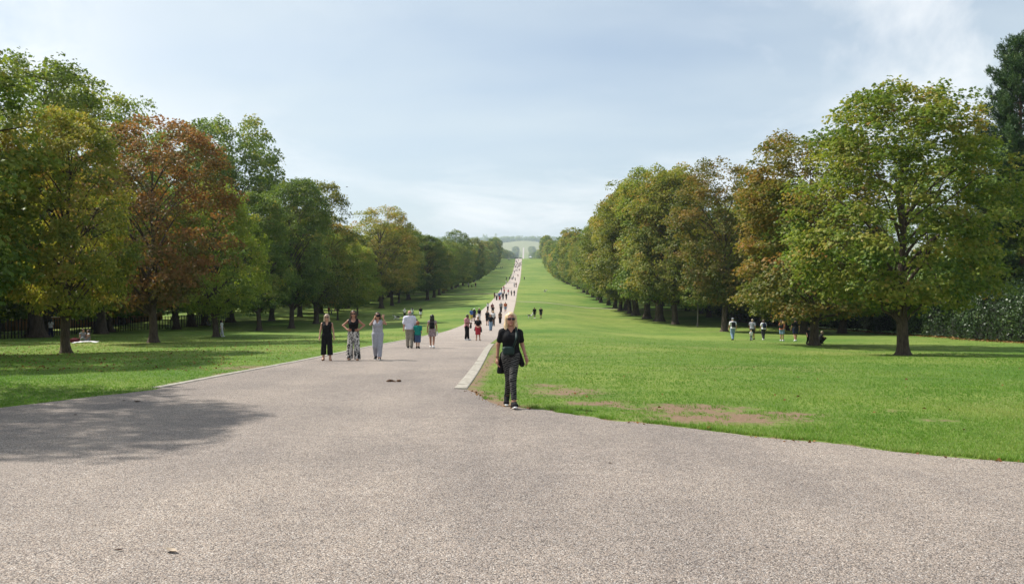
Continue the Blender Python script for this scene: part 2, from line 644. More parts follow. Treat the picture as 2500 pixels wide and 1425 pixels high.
LM = dict(
    olive=leaf_mat('leaf_olive', [(0.094, 0.130, 0.026), (0.190, 0.230, 0.039), (0.299, 0.297, 0.057), (0.439, 0.336, 0.078), (0.439, 0.227, 0.065)]),
    rust=leaf_mat('leaf_rust', [(0.148, 0.162, 0.042), (0.239, 0.179, 0.063), (0.329, 0.186, 0.073), (0.365, 0.179, 0.070), (0.491, 0.295, 0.090)], tint=(1.2, 1.0, 0.6)),
    lime=leaf_mat('leaf_lime', [(0.131, 0.195, 0.032), (0.226, 0.307, 0.046), (0.317, 0.373, 0.063), (0.437, 0.396, 0.087), (0.473, 0.298, 0.071)]),
    dark=leaf_mat('leaf_dark', [(0.071, 0.125, 0.028), (0.123, 0.196, 0.039), (0.186, 0.258, 0.052), (0.275, 0.309, 0.067), (0.422, 0.328, 0.080)]),
    gold=leaf_mat('leaf_gold', [(0.081, 0.147, 0.027), (0.156, 0.229, 0.036), (0.258, 0.295, 0.055), (0.383, 0.335, 0.073), (0.443, 0.203, 0.057)]),
    far=leaf_mat('leaf_far', [(0.063, 0.116, 0.031), (0.116, 0.183, 0.042), (0.172, 0.233, 0.055), (0.245, 0.262, 0.070), (0.315, 0.238, 0.070)]),
    amber=leaf_mat('leaf_amber', [(0.091, 0.131, 0.024), (0.168, 0.182, 0.035), (0.265, 0.204, 0.050), (0.345, 0.209, 0.057), (0.386, 0.165, 0.050)]),
    ivy=leaf_mat('leaf_ivy', [(0.024, 0.050, 0.016), (0.045, 0.086, 0.026), (0.085, 0.135, 0.038), (0.15, 0.195, 0.05)], 0.25, 0.42, 0.4),
    pine=leaf_mat('leaf_pine', [(0.024, 0.056, 0.022), (0.048, 0.098, 0.030), (0.080, 0.140, 0.038), (0.13, 0.18, 0.05)], 0.15, 0.5, 0.3),
)

# ------------------------------------------------------------------ ground, drive, kerbs
rng = np.random.default_rng(11)
PATH_L, PATH_R = -7.75, -1.95


def path_edges(Y):
    Y = np.asarray(Y, dtype=float)
    l = PATH_L - 0.25 * (1 - sstep(17, 30, Y)) + 0.0 * Y - 0.5 * sstep(120, 300, Y)
    r = PATH_R + 0.42 * (1 - sstep(17, 45, Y)) - 0.55 * sstep(120, 300, Y)
    return l, r


def wpts(pl):
    return [(p.x, p.y) for p in (at(*q) for q in pl)]


edge_r = wpts([(1143, 951), (1178, 968), (1205, 982), (1245, 993), (1300, 1000), (1400, 1011), (1500, 1026), (1650, 1043), (1800, 1060), (1930, 1074), (2050, 1086),
               (2180, 1102), (2300, 1115), (2500, 1128)])
edge_r += [(edge_r[-1][0] + 4, edge_r[-1][1] - 0.9), (22, 5.6), (60, 3.5)]
edge_l = wpts([(380, 951), (300, 960), (200, 972), (100, 984), (0, 996)])
edge_l += [(-10.6, 12.4), (-13, 11.3), (-20, 10.2), (-60, 8)]


def densify(P, step, amp, seed):
    out_ = []
    for (x1, y1), (x2, y2) in zip(P[:-1], P[1:]):
        n = max(1, int(math.hypot(x2 - x1, y2 - y1) / step))
        for i in range(n):
            u = i / n
            out_.append((x1 + (x2 - x1) * u, y1 + (y2 - y1) * u))
    out_.append(P[-1])
    A = np.array(out_)
    d = np.arange(len(A)) * step
    A[1:-1, 1] += amp * (fbm(d * 1.3, d * 0 + seed, seed, 4)[1:-1] - 0.5) * 2
    A[1:-1, 0] += amp * (fbm(d * 1.3, d * 0 + seed + 9.7, seed + 3, 4)[1:-1] - 0.5) * 2
    return [tuple(p) for p in A]


ER = densify(edge_r, 0.09, 0.20, 3)
EL = densify(edge_l, 0.2, 0.08, 8)
Y_JOIN = 17.4
pl_, pr_ = path_edges(Y_JOIN)
FORE = [(float(pl_), Y_JOIN), (float(pr_), Y_JOIN)] + ER + [(60, -60), (-60, -60)] + EL[::-1]

# masks on the lawn
PATCH = [(1385, 957, 130, 15), (1480, 985, 150, 10), (1690, 997, 175, 14), (1760, 1020, 230, 16), (1930, 1010, 110, 10), (1330, 942, 60, 6),
         (2280, 1026, 60, 4), (620, 897, 110, 7), (560, 912, 60, 5), (2180, 1002, 50, 4)]


def dirt_mask(X, Y):
    d = np.zeros(np.shape(X))
    for px, py, wx, wy in PATCH:
        c = at(px, py)
        a, b_ = at(px + wx, py), at(px, py - wy)
        rx_, ry_ = abs(a.x - c.x), abs(b_.y - c.y) + 0.05
        q = ((X - c.x) / rx_) ** 2 + ((Y - c.y) / ry_) ** 2
        d = np.maximum(d, (0.80 if wx > 170 else 0.66) * np.exp(-q * 0.75))
    e = dist_line(X, Y, ER[:-2])
    d = np.maximum(d, 0.75 * np.exp(-(e / 0.16) ** 2))
    e2 = dist_line(X, Y, edge_r[:4])
    d = np.maximum(d, 0.85 * np.exp(-(e2 / 0.42) ** 2))
    _, r_ = path_edges(Y)
    q = np.where((Y > 17) & (Y < 60), np.abs(X - r_ - 0.45), 9)
    d = np.maximum(d, 0.8 * np.exp(-(q / 0.28) ** 2))
    q = np.where((Y > 60) & (Y < 800), np.abs(X - r_), 9)
    d = np.maximum(d, 0.6 * np.exp(-(q / 0.35) ** 2))
    l_, _ = path_edges(Y)
    q = np.where((Y > 17) & (Y < 60), np.abs(X - l_ + 0.4), 9)
    d = np.maximum(d, 0.45 * np.exp(-(q / 0.25) ** 2))
    return d


HEDGE_PX = [(1640, 774), (1800, 783), (1905, 795), (2080, 806), (2250, 820), (2400, 831), (2560, 840)]
HEDGE = wpts(HEDGE_PX)
TR1 = at(160, 864)


def litter_mask(X, Y):
    e = dist_line(X, Y, HEDGE)
    d = 0.85 * np.exp(-(e / 1.1) ** 2)
    q = np.hypot(X - TR1.x, (Y - TR1.y) * 0.8)
    d = np.maximum(d, 0.5 * np.exp(-(q / 3.2) ** 2))
    d = np.maximum(d, 0.42 * sstep(20, 30, -X) * (1 - sstep(42, 70, Y)))
    return d


XX, YY = np.meshgrid(GX, GY)
near = (YY < 62) & (YY > 4) & (XX > -60) & (XX < 60)
dm_, lm_ = np.zeros(XX.shape), np.zeros(XX.shape)
dm_[near] = dirt_mask(XX[near], YY[near])
rest = (~near) & (YY < 800) & (np.abs(XX + 4) < 12)
dm_[rest] = dirt_mask(XX[rest], YY[rest])
nl = (YY < 130) & (YY > 8) & (np.abs(XX) < 90)
lm_[nl] = litter_mask(XX[nl], YY[nl])
nx, ny = len(GX), len(GY)
idx = np.arange(nx * ny).reshape(ny, nx)
FQ = np.stack([idx[:-1, :-1], idx[:-1, 1:], idx[1:, 1:], idx[1:, :-1]], -1).reshape(-1, 4)
gm = mesh_np('ground', np.stack([XX, YY, GZ], -1).reshape(-1, 3), FQ, [M_LAWN], True, vattr={'dirt': dm_.ravel(), 'litter': lm_.ravel()})
tag(obj('ground', gm), kind='structure')

from mathutils.geometry import tessellate_polygon
tris = tessellate_polygon([[Vector((x, y, 0)) for x, y in FORE]])
fv = np.array([(x, y, float(prof(y)) + 0.006) for x, y in FORE])
ft = np.array(tris)
e1 = fv[ft[:, 1]] - fv[ft[:, 0]]
e2 = fv[ft[:, 2]] - fv[ft[:, 0]]
flip = (e1[:, 0] * e2[:, 1] - e1[:, 1] * e2[:, 0]) < 0
ft[flip] = ft[flip][:, ::-1]
tag(obj('forecourt', mesh_np('forecourt', fv, ft, [M_GRAVEL])), kind='structure')


def strip(name, mat, ys, xl, xr, dz):
    z = prof(ys) + dz
    V = np.stack([np.stack([xl, ys, z], -1), np.stack([xr, ys, z], -1)], 1).reshape(-1, 3)
    k = np.arange(len(ys) - 1) * 2
    F = np.stack([k, k + 1, k + 3, k + 2], -1)
    return tag(obj(name, mesh_np(name, V, F, [mat])), kind='structure')


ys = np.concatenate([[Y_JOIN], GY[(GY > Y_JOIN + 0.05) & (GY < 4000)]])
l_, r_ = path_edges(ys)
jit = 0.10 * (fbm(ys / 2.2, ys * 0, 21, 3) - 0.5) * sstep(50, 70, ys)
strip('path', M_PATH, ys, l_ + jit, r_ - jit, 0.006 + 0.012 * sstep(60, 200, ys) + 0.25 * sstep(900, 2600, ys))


def ribbon(name, mat, P, w, dz):
    P = np.array(P)
    t_ = np.gradient(P, axis=0)
    t_ /= np.linalg.norm(t_, axis=1)[:, None]
    nrm = np.stack([-t_[:, 1], t_[:, 0]], -1)
    A, B = P + nrm * w / 2, P - nrm * w / 2
    V = np.stack([np.c_[A, gz(A[:, 0], A[:, 1]) + dz], np.c_[B, gz(B[:, 0], B[:, 1]) + dz]], 1).reshape(-1, 3)
    k = np.arange(len(P) - 1) * 2
    return tag(obj(name, mesh_np(name, V, np.stack([k, k + 1, k + 3, k + 2], -1), [mat])), kind='structure')


def lin(a, b_, n):
    return [(a[0] + (b_[0] - a[0]) * i / n, a[1] + (b_[1] - a[1]) * i / n) for i in range(n + 1)]


q1, q2, q3 = at(1256, 735.5), at(1520, 755), at(1640, 762)
ribbon('footpath', M_DUST, lin((q1.x - .6, q1.y), (q2.x, q2.y), 40) + lin((q2.x, q2.y), (q3.x + 25, q3.y), 40)[1:], 1.3, 0.05)
q1, q2 = at(1211, 717), at(1060, 716)
ribbon('footpath', M_DUST, lin((q1.x + .5, q1.y), (q2.x - 45, q2.y), 60), 2.0, 0.06)

# kerbs: flush pale stones along both sides of the drive
mb = MB()
for y0 in np.arange(17.35, 70, 0.92):
    for side in (0, 1):
        if side == 1 and y0 > 44:
            continue
        y1 = y0 + 0.905
        e0, e1_ = path_edges(y0)[side], path_edges(y1)[side]
        s = -1 if side == 0 else 1
        w = 0.20 if side == 0 else 0.29
        h = 0.024 + 0.006 * random.Random(int(y0 * 100) + side).random()
        pts = []
        for (e, y) in ((e0, y0), (e1_, y1)):
            z = float(prof(y))
            for xo, zo in ((0.0, -0.05), (0.004, h - 0.008), (0.018, h), (w - 0.02, h), (w, h - 0.012), (w, -0.05)):
                pts.append((e + s * xo - s * 0.02, y, z + zo))
        fs = [(i, i + 6, i + 7, i + 1) if side == 0 else (i, i + 1, i + 7, i + 6) for i in range(5)] + [(0, 1, 2, 3, 4, 5), (11, 10, 9, 8, 7, 6)]
        mb.add(pts, fs)
kb = mb.build('kerb', M_KERB, smooth=False)
tag(kb, kind='structure')

# ------------------------------------------------------------------ grass blades near the viewer


def off_drive(X, Y, marg=0.0):
    g_ = in_poly(X, Y, FORE)
    l2, r2 = path_edges(Y)
    on = (Y > Y_JOIN) & (X > l2 - 0.18 - marg) & (X < r2 + np.where(Y < 44, 0.36, 0.02) + marg)
    return ~(g_ | on)


def grass(name, n, y0, y1, hgt, mat, seed, edge_only=False):
    r = np.random.default_rng(seed)
    u = r.random(n)
    p = 1.05
    Y = (y0 ** -p + u * (y1 ** -p - y0 ** -p)) ** (-1 / p)
    X = (r.random(n) * 2 - 1) * (Y * 0.70 + 2.5)
    if edge_only:
        e = np.array(ER[:420])
        k = r.integers(0, len(e), n)
        X = e[k, 0] + r.normal(0, 0.10, n) + 0.02
        Y = e[k, 1] + r.normal(0, 0.10, n) + 0.05
    keep = off_drive(X, Y) & (np.abs(X) < 75)
    X, Y = X[keep], Y[keep]
    dd = dirt_mask(X, Y) * 1.0
    brk = fbm(X * 3.2, Y * 3.2, 31, 4) - 0.5
    keep = (dd + brk * 1.5 + r.normal(0, 0.14, len(X))) < 0.50
    X, Y = X[keep], Y[keep]
    m = len(X)
    z = gz(X, Y)
    tall = 0.55 + 1.1 * fbm(X * 1.6, Y * 1.6, 41, 3) ** 1.5
    sc = tall * (0.75 + 0.5 * r.random(m))
    dist = np.hypot(X, Y)
    wsc = np.clip(dist / 14.0, 0.9, 3.2)
    B = 5
    ang = r.random((m, B)) * 2 * np.pi
    lean = r.random((m, B)) * 0.9 + 0.15
    hh = hgt * sc[:, None] * (0.6 + 0.6 * r.random((m, B)))
    ca, sa = np.cos(ang), np.sin(ang)
    rad = 0.012 * wsc[:, None] * r.random((m, B))
    bx, by = X[:, None] + rad * ca, Y[:, None] + rad * sa
    wd = 0.0036 * wsc[:, None] * (0.7 + 0.6 * r.random((m, B)))
    tx, ty = bx + hh * lean * ca, by + hh * lean * sa
    tz = z[:, None] + hh * np.sqrt(np.maximum(0.15, 1 - (lean * 0.75) ** 2))
    zz_ = np.repeat(z[:, None], B, 1) - 0.004
    V = np.stack([np.stack([bx - wd * sa, by + wd * ca, zz_], -1), np.stack([bx + wd * sa, by - wd * ca, zz_], -1), np.stack([tx, ty, tz], -1)], 2).reshape(-1, 3)
    F = np.arange(m * B * 3).reshape(-1, 3)
    base = 0.5 + 0.9 * (fbm(X * 0.5, Y * 0.5, 61, 4) - 0.5) + 0.5 * (fbm(X * 0.07, Y * 0.07, 63, 3) - 0.5)
    v = np.clip(base[:, None] + r.normal(0, 0.2, (m, B)), 0, 1).ravel()
    o = obj(name, mesh_np(name, V, F, [mat], fattr={'v': v}))
    return tag(o, kind='stuff')


M_BLADE = leaf_mat('grass_blade', [(0.068, 0.165, 0.020), (0.112, 0.228, 0.029), (0.170, 0.275, 0.046), (0.31, 0.33, 0.115)], 0.42, 0.5, 0.25, (1.1, 1.25, 0.6))
tag(grass('grass', 170000, 9.0, 75.0, 0.042, M_BLADE, 3), 'short mown grass on the lawns beside the drive', 'grass')
tag(grass('grass', 26000, 9.0, 40.0, 0.075, M_BLADE, 5, True), 'rough fringe of longer grass along the gravel edge', 'grass')

# ------------------------------------------------------------------ trees


def leaf_template(k, L=0.22, W=0.048):
    V, F = [], []
    span = {1: [0], 3: [-48, 0, 48], 5: [-78, -38, 0, 38, 78]}[k]
    for a in span:
        c, s = math.cos(R(a)), math.sin(R(a))
        l = L * (1 - 0.22 * abs(a) / 60)
        w = W * (1.0 if k > 1 else 2.0) * (1.25 if k == 3 else 1)
        b0 = len(V)
        for u, v, z in ((0.0, 0.0, 0.0), (0.55 * l, -w, 0.012), (l, 0.0, -0.055), (0.55 * l, w, 0.012)):
            V.append((u * c - v * s, u * s + v * c, z))
        F.append((b0, b0 + 1, b0 + 2, b0 + 3))
    return np.array(V), np.array(F)


def place_leaves(P, axis, nrm, size, k, v, L=0.22, W=0.048):
    TV, TF = leaf_template(k, L, W)
    axis = axis / np.linalg.norm(axis, axis=1)[:, None]
    nrm = nrm - axis * np.sum(nrm * axis, 1)[:, None]
    nrm = nrm / np.maximum(np.linalg.norm(nrm, axis=1)[:, None], 1e-6)
    b_ = np.cross(nrm, axis)
    V = P[:, None, :] + size[:, None, None] * (TV[None, :, 0, None] * axis[:, None] + TV[None, :, 1, None] * b_[:, None] + TV[None, :, 2, None] * nrm[:, None])
    n = len(P)
    F = (TF[None] + (np.arange(n) * len(TV))[:, None, None]).reshape(-1, 4)
    return V.reshape(-1, 3), F, np.repeat(v, len(TF))


def crown_mesh(name, seed, H=18.0, zb=2.7, rx=6.2, ncl=450, lpc=58, ls=0.80, k=5, widest=-0.25, lobes=16, lob=0.30, power=2.2, sparse=0.0):
    r = np.random.default_rng(seed)
    zc, hz = (H + zb) / 2, (H - zb) / 2
    ld = r.normal(size=(lobes, 3))
    ld /= np.linalg.norm(ld, axis=1)[:, None]
    la_ = r.random(lobes) * lob + 0.05
    d = r.normal(size=(ncl, 3))
    d /= np.linalg.norm(d, axis=1)[:, None]
    u = np.sign(d[:, 2]) * np.abs(d[:, 2]) ** 0.85
    uw = np.where(u > widest, (u - widest) / (1 - widest), (u - widest) / (1 + widest))
    prf = (1 - np.abs(uw) ** power) ** (1 / power) * 0.92 + 0.08
    lump = 1 - lob * 0.55 + (la_[None] * np.exp(-((1 - d @ ld.T) / 0.10))).sum(1) * 1.5
    lump = np.clip(lump, 0.62, 1.18)
    shell = np.where(r.random(ncl) < 0.80, 0.80 + 0.22 * r.random(ncl), 0.38 + 0.45 * r.random(ncl))
    hx = d[:, :2] / np.maximum(np.linalg.norm(d[:, :2], axis=1)[:, None], 1e-6)
    rr_ = rx * prf * lump * shell
    C = np.c_[hx * rr_[:, None], zc + hz * u * (0.72 + 0.28 * shell) * (0.8 + 0.2 * lump)]
    C[:, 2] += (fbm(C[:, 0] / 2.2 + 40, C[:, 1] / 2.2 + 40, seed, 2) - 0.5) * 1.6
    C[:, 2] = np.maximum(C[:, 2], zb - 0.2 + 0.9 * r.random(ncl))
    cr = (0.66 + 0.72 * r.random(ncl)) * (rx / 6.2) ** 0.5
    nl_ = r.poisson(lpc * (cr / 0.95) ** 1.6 * np.where(r.random(ncl) < sparse, 0.35, 1.0))
    ci = np.repeat(np.arange(ncl), nl_)
    n = len(ci)
    off = r.normal(size=(n, 3))
    off /= np.linalg.norm(off, axis=1)[:, None]
    off *= (r.random(n) ** 0.45)[:, None]
    off[:, 2] = np.where(r.random(n) < 0.72, np.abs(off[:, 2]), off[:, 2]) * 0.66
    P = C[ci] + off * cr[ci][:, None]
    P[:, 2] -= 0.22 * np.hypot(off[:, 0], off[:, 1]) * cr[ci]
    out_d = np.c_[P[:, :2] / rx, (P[:, 2] - zc) / hz * 0.9]
    out_d /= np.maximum(np.linalg.norm(out_d, axis=1)[:, None], 1e-3)
    ax = out_d * 0.7 + off * 0.9 + r.normal(0, 0.45, (n, 3))
    ax[:, 2] -= 0.45
    nm_ = out_d * 0.75 + off * 0.5 + r.normal(0, 0.38, (n, 3))
    nm_[:, 2] += 0.55
    cv = r.normal(0, 0.15, ncl) + 0.20 * (fbm(C[:, 0] / 3 + 9, C[:, 2] / 3 + C[:, 1] / 4, seed + 5, 2) - 0.5) * 2
    v = 0.36 + cv[ci] + r.normal(0, 0.125, n) + 0.06 * out_d[:, 2]
    V, F, fvv = place_leaves(P, ax, nm_, ls * (0.75 + 0.6 * r.random(n)), k, np.clip(v, 0, 1))
    return mesh_np(name, V, F, [], False, fattr={'v': fvv}), C


def trunk_mesh(name, seed, C, H=18.0, zb=2.4, rt=0.42, limbs=46, fork=None, mat=None):
    r = random.Random(seed)
    mb_ = MB()
    bend = (r.uniform(-.3, .3), r.uniform(-.3, .3))
    hs = [-0.3, 0.0, 0.10, 0.3, 0.7, 1.3, zb, zb * 1.5, H * 0.3, H * 0.45, H * 0.6, H * 0.75, H * 0.88]
    rads = [rt * 2.0, rt * 1.8, rt * 1.5, rt * 1.24, rt * 1.08, rt, rt * 0.95, rt * 0.92, rt * 0.72, rt * 0.5, rt * 0.33, rt * 0.18, rt * 0.06]
    cen = []
    for h in hs:
        u = max(0, h) / H
        cen.append(Vector((bend[0] * u * 2 + 0.12 * math.sin(h * .9 + seed), bend[1] * u * 2 + 0.1 * math.cos(h * 0.8 + seed * 2) - 0.1, h)))
    nseg = 14
    vs, fs = [], []
    ph = [r.uniform(0, 6.28) for _ in range(3)]
    for i, (c, q) in enumerate(zip(cen, rads)):
        fl = max(0, 1 - max(0, hs[i]) / 0.8)
        for a in range(nseg):
            th = 2 * math.pi * a / nseg
            w = 1 + fl * 0.26 * math.sin(5 * th + ph[0]) + 0.07 * math.sin(3 * th + ph[1] + hs[i] * .5)
            vs.append((c.x + q * w * math.cos(th), c.y + q * w * math.sin(th), c.z))
    for i in range(len(hs) - 1):
        for a in range(nseg):
            b2 = (a + 1) % nseg
            fs.append((i * nseg + a, i * nseg + b2, (i + 1) * nseg + b2, (i + 1) * nseg + a))
    mb_.add(vs, fs)

    def axis_at(h):
        for i in range(len(hs) - 1):
            if hs[i] <= h <= hs[i + 1]:
                u = (h - hs[i]) / (hs[i + 1] - hs[i])
                return cen[i].lerp(cen[i + 1], u), rads[i] * (1 - u) + rads[i + 1] * u
        return cen[-1], rads[-1]
    order = sorted(range(len(C)), key=lambda i: r.random())[:limbs]
    for q, i in enumerate(order):
        tgt = Vector(C[i])
        hor = math.hypot(tgt.x, tgt.y)
        h0 = min(max(zb * 0.9, tgt.z - hor * r.uniform(0.55, 1.0)), H * 0.7)
        p0, tr_ = axis_at(h0)
        mid = p0.lerp(tgt, 0.45) + Vector((r.uniform(-.5, .5), r.uniform(-.5, .5), r.uniform(.1, .9)))
        r0 = min(tr_ * 0.55, rt * r.uniform(0.2, 0.42))
        pts = [p0, p0.lerp(mid, .5) + Vector((0, 0, .15)), mid, mid.lerp(tgt, .55) + Vector((r.uniform(-.2, .2), r.uniform(-.2, .2), .15)), tgt]
        mb_.tube(pts, [r0, r0 * .8, r0 * .6, r0 * .38, r0 * .15], 6, False)
        for _ in range(2):
            o_ = Vector(C[r.randrange(len(C))])
            cand = min((Vector(C[r.randrange(len(C))]) for _ in range(24)), key=lambda c: (c - mid).length)
            m2 = mid.lerp(cand, .5) + Vector((0, 0, .2))
            mb_.tube([mid, m2, cand], [r0 * .4, r0 * .26, r0 * .08], 5, False)
    return mb_.mesh(name, mat or M_BARK)


HI = []
for i, kw in enumerate([dict(), dict(widest=-0.1, lob=0.36, sparse=0.25), dict(widest=-0.4, power=1.9, lob=0.34), dict(widest=-0.15, power=2.6, lob=0.34),
                        dict(widest=-0.3, sparse=0.5, lob=0.42)]):
    cm_, C_ = crown_mesh('crown', 100 + i, **kw)
    HI.append((cm_, trunk_mesh('trunk', 100 + i, C_), 18.0, 6.2))
HI.append(HI[2])
LO = []
for i, kw in enumerate([dict(), dict(widest=-0.1, lob=0.36), dict(widest=-0.4, power=1.9), dict(widest=0.0, power=2.5)]):
    cm_, C_ = crown_mesh('crown', 200 + i, ncl=330, lpc=24, ls=1.6, k=3, zb=1.8, **kw)
    LO.append((cm_, trunk_mesh('trunk', 200 + i, C_, zb=1.8, limbs=14), 18.0, 6.2))


def put_tree(name, loc, H, rx, proto, pal, label, group=None, rz=None, bark=None, trunk_s=1.0, ry=None):
    cme, tme, h0, r0 = proto
    rz = rz if rz is not None else random.Random(int(loc[0] * 131 + loc[1] * 17)).uniform(0, 6.28)
    root = empty(name, loc, rz)
    sx = rx / r0
    c = obj('crown', cme, root)
    c.scale = (sx, sx, H / h0)
    tr_ = obj('trunk', tme, root)
    tr_.scale = (sx * trunk_s, sx * trunk_s, H / h0)
    if len(cme.materials) == 0:
        cme.materials.append(LM['far'])
    c.material_slots[0].link = 'OBJECT'
    c.material_slots[0].material = LM[pal]
    tag(root, label, 'tree', group)
    return root


def tree_px(px, py, ytop, half, proto, pal, label, group=None, trunk_s=1.0, rz=None):
    if pal == 'rust':      # leaning to the left, as in the photograph
        co = np.zeros(len(proto[0].vertices) * 3, np.float32)
        proto[0].vertices.foreach_get('co', co)
        m_ = co.reshape(-1, 3).mean(0)
        rz = math.pi - math.atan2(m_[1], m_[0])
    p = at(px, py)
    s = depth_px(p)
    H = ((EYE + (CY - ytop) / s) - p.z) * 0.955
    return put_tree('chestnut_tree', (p.x, p.y, p.z - 0.05), H * 1.0, half / s, proto, pal, label, group, rz, None, trunk_s)


GL, GR = 'trees along the left side of the avenue', 'trees along the right side of the avenue'
TREES = [
    (160, 862, 250, 150, 0, 'olive', 'big olive-brown chestnut tree with thick trunk nearest the drive at left', GL, 1.0),
    (90, 824, 128, 200, 4, 'lime', 'tall chestnut with a leaning thick trunk cut by the left edge', GL, 1.2),
    (250, 815, 205, 135, 1, 'lime', 'chestnut with bright green top standing against the iron fence, behind the picnic', GL, 1.15),
    (372, 836, 283, 172, 1, 'rust', 'rusty red-brown chestnut tree with autumn leaves, left of the avenue', GL, 0.8),
    (526, 822, 424, 105, 2, 'lime', 'yellow-green chestnut whose trunk a person in white leans against', GL, 0.95),
    (470, 797, 300, 120, 1, 'dark', 'airy dark green tree behind the rust-red chestnut, its top in the gap beside it', GL, 1.0),
    (562, 786, 286, 132, 3, 'dark', 'tallest dark green tree in the left row, rounded top rising above the yellow-green one', GL, 0.9),
    (630, 807, 455, 88, 5, 'dark', 'dark green chestnut with bare trunk just right of the tallest left tree', GL, 0.9),
    (712, 801, 430, 92, 0, 'dark', 'dark chestnut with pale lit trunk behind the woman in the black jumpsuit', GL, 0.9),
    (772, 790, 432, 92, 4, 'olive', 'olive chestnut with thin see-through top, behind the woman with hands on hips', GL, 0.9),
    (825, 781, 560, 66, 2, 'lime', 'small yellow-green tree with slender trunk above the woman with hands on hips', GL, 0.45),
    (872, 770, 590, 58, 5, 'lime', 'small golden-green tree with thin pale trunk above the woman taking a picture', GL, 0.4),
    (930, 752, 503, 78, 1, 'olive', 'brownish chestnut with wavy top, first of the clear row of four trunks', GL, 0.9),
    (957, 746, 545, 66, 0, 'olive', 'olive chestnut, second trunk of the clear row of four', GL, 0.8),
    (974, 739, 550, 62, 3, 'dark', 'dark green chestnut, third and thinnest trunk of the clear row of four', GL, 0.6),
    (996, 731, 548, 66, 2, 'olive', 'wide low chestnut with flared trunk, last of the clear row of four', GL, 1.0),
    (2205, 867, 205, 226, 0, 'gold', 'large golden-green chestnut with bare lit trunk standing alone in front at right', GR, 0.85),
    (1988, 843, 318, 185, 3, 'amber', 'orange-tinged chestnut whose trunk hides a child and a crouching person', GR, 0.8),
    (1770, 809, 390, 120, 1, 'amber', 'tall narrow chestnut behind the man with white shirt and black rucksack', GR, 0.8),
    (1862, 797, 430, 120, 4, 'gold', 'chestnut with slim pale trunk behind the family walking on the right lawn', GR, 0.6),
    (1648, 791, 398, 112, 2, 'olive', 'big rounded chestnut, front trunk of the dark clump of trunks at right', GR, 0.9),
    (1610, 784, 402, 118, 3, 'gold', 'broad dome-shaped chestnut, thickest trunk of the dark clump at right', GR, 1.15),
    (1578, 777, 425, 112, 1, 'olive', 'olive chestnut with lit back trunk inside the dark clump at right', GR, 1.0),
    (1550, 769, 440, 110, 2, 'olive', 'golden-olive chestnut with flared trunk at the far side of the dark clump', GR, 1.0),
    (1531, 758, 462, 98, 5, 'olive', 'chestnut with smallest trunk, last of the dark clump beside the footpath', GR, 0.9),
]
for (px, py, yt, hw, pi, pal, lab, grp, ts) in TREES:
    tree_px(px, py, yt, hw, HI[pi], pal, lab, grp, ts)

rr = random.Random(5)
# the tree just outside the frame whose shade lies on the gravel
put_tree('chestnut_tree', (-16.9, 14.9, float(gz(-16.9, 14.9)) - .05), 12.8, 4.4, HI[4], 'olive', 'chestnut just outside the left edge whose shade falls on the gravel', GL)
put_tree('chestnut_tree', (-25.3, 30.0, float(gz(-25.3, 30.0)) - .05), 14.8, 5.6, HI[3], 'dark', 'chestnut outside the left edge beside the nearest left tree', GL)
put_tree('chestnut_tree', (25.0, 22.5, float(gz(25, 22.5)) - .05), 13.0, 5.0, HI[2], 'olive', 'chestnut outside the right edge near the drive', GR)

ORD = ['first','second','third','fourth','fifth','sixth','seventh','eighth','ninth','tenth']
pals_l = ['dark', 'olive', 'dark', 'far', 'olive', 'far', 'dark', 'lime']
pals_r = ['olive', 'dark', 'gold', 'olive', 'dark', 'olive', 'far']
y, i = 206.0, 0
while y < 742:
    x = -25.5 + rr.uniform(-.8, .8)
    pr = HI[rr.randrange(6)] if y < 300 else LO[rr.randrange(4)]
    put_tree('chestnut_tree', (x, y, float(gz(x, y)) - .05), rr.uniform(14.5, 21.0), rr.uniform(5.0, 6.2), pr, pals_l[i % 8],
             ORD[i] + ' chestnut of the inner left row beyond the pale cross path, counted towards the crest' if i < 10 else 'distant chestnut in the inner left row running up to the crest', 'inner left row of the avenue')
    y += rr.uniform(12.0, 15.5) if y < 300 else rr.uniform(15.0, 20.0)
    i += 1
y, i = 150.0, 0
while y < 742:
    x = 19.5 + rr.uniform(-.8, .8)
    pr = HI[rr.randrange(6)] if y < 260 else LO[rr.randrange(4)]
    put_tree('chestnut_tree', (x, y, float(gz(x, y)) - .05), rr.uniform(14.5, 22.0), rr.uniform(5.0, 6.4), pr, pals_r[i % 7],
             ORD[i] + ' chestnut of the inner right row beyond the dark clump, counted towards the crest' if i < 10 else 'distant chestnut in the inner right row running up to the crest', 'inner right row of the avenue')
    y += rr.uniform(10.5, 14.5)
    i += 1
for y in np.arange(40, 330, 11.5):
    x = -38 + rr.uniform(-1.5, 1.5) - (6 if y < 110 else 0)
    put_tree('chestnut_tree', (x, y, float(gz(x, y)) - .05), rr.uniform(14, 18.5), rr.uniform(5.2, 6.6), HI[rr.randrange(6)] if y < 140 else LO[rr.randrange(4)], ['lime', 'dark', 'olive'][int(y) % 3],
             'chestnut in the outer left row, mostly hidden behind the inner row', 'outer left row of the avenue')
for y in np.arange(92, 330, 11.5):
    x = 33 + rr.uniform(-1.5, 1.5)
    put_tree('chestnut_tree', (x, y, float(gz(x, y)) - .05), rr.uniform(14, 18), rr.uniform(5.2, 6.4), LO[rr.randrange(4)], ['dark', 'olive'][int(y) % 2],
             'chestnut in the outer right row, mostly hidden behind the inner row', 'outer right row of the avenue')
for y in np.arange(34, 260, 12.5):
    x = -54 + rr.uniform(-2, 2)
    put_tree('chestnut_tree', (x, y, float(gz(x, y)) - .05), rr.uniform(13, 17), rr.uniform(6.0, 7.0), LO[rr.randrange(4)], ['dark', 'far'][int(y) % 2],
             'dark tree behind the iron fence and the left rows, mostly hidden', 'trees behind the left fence')
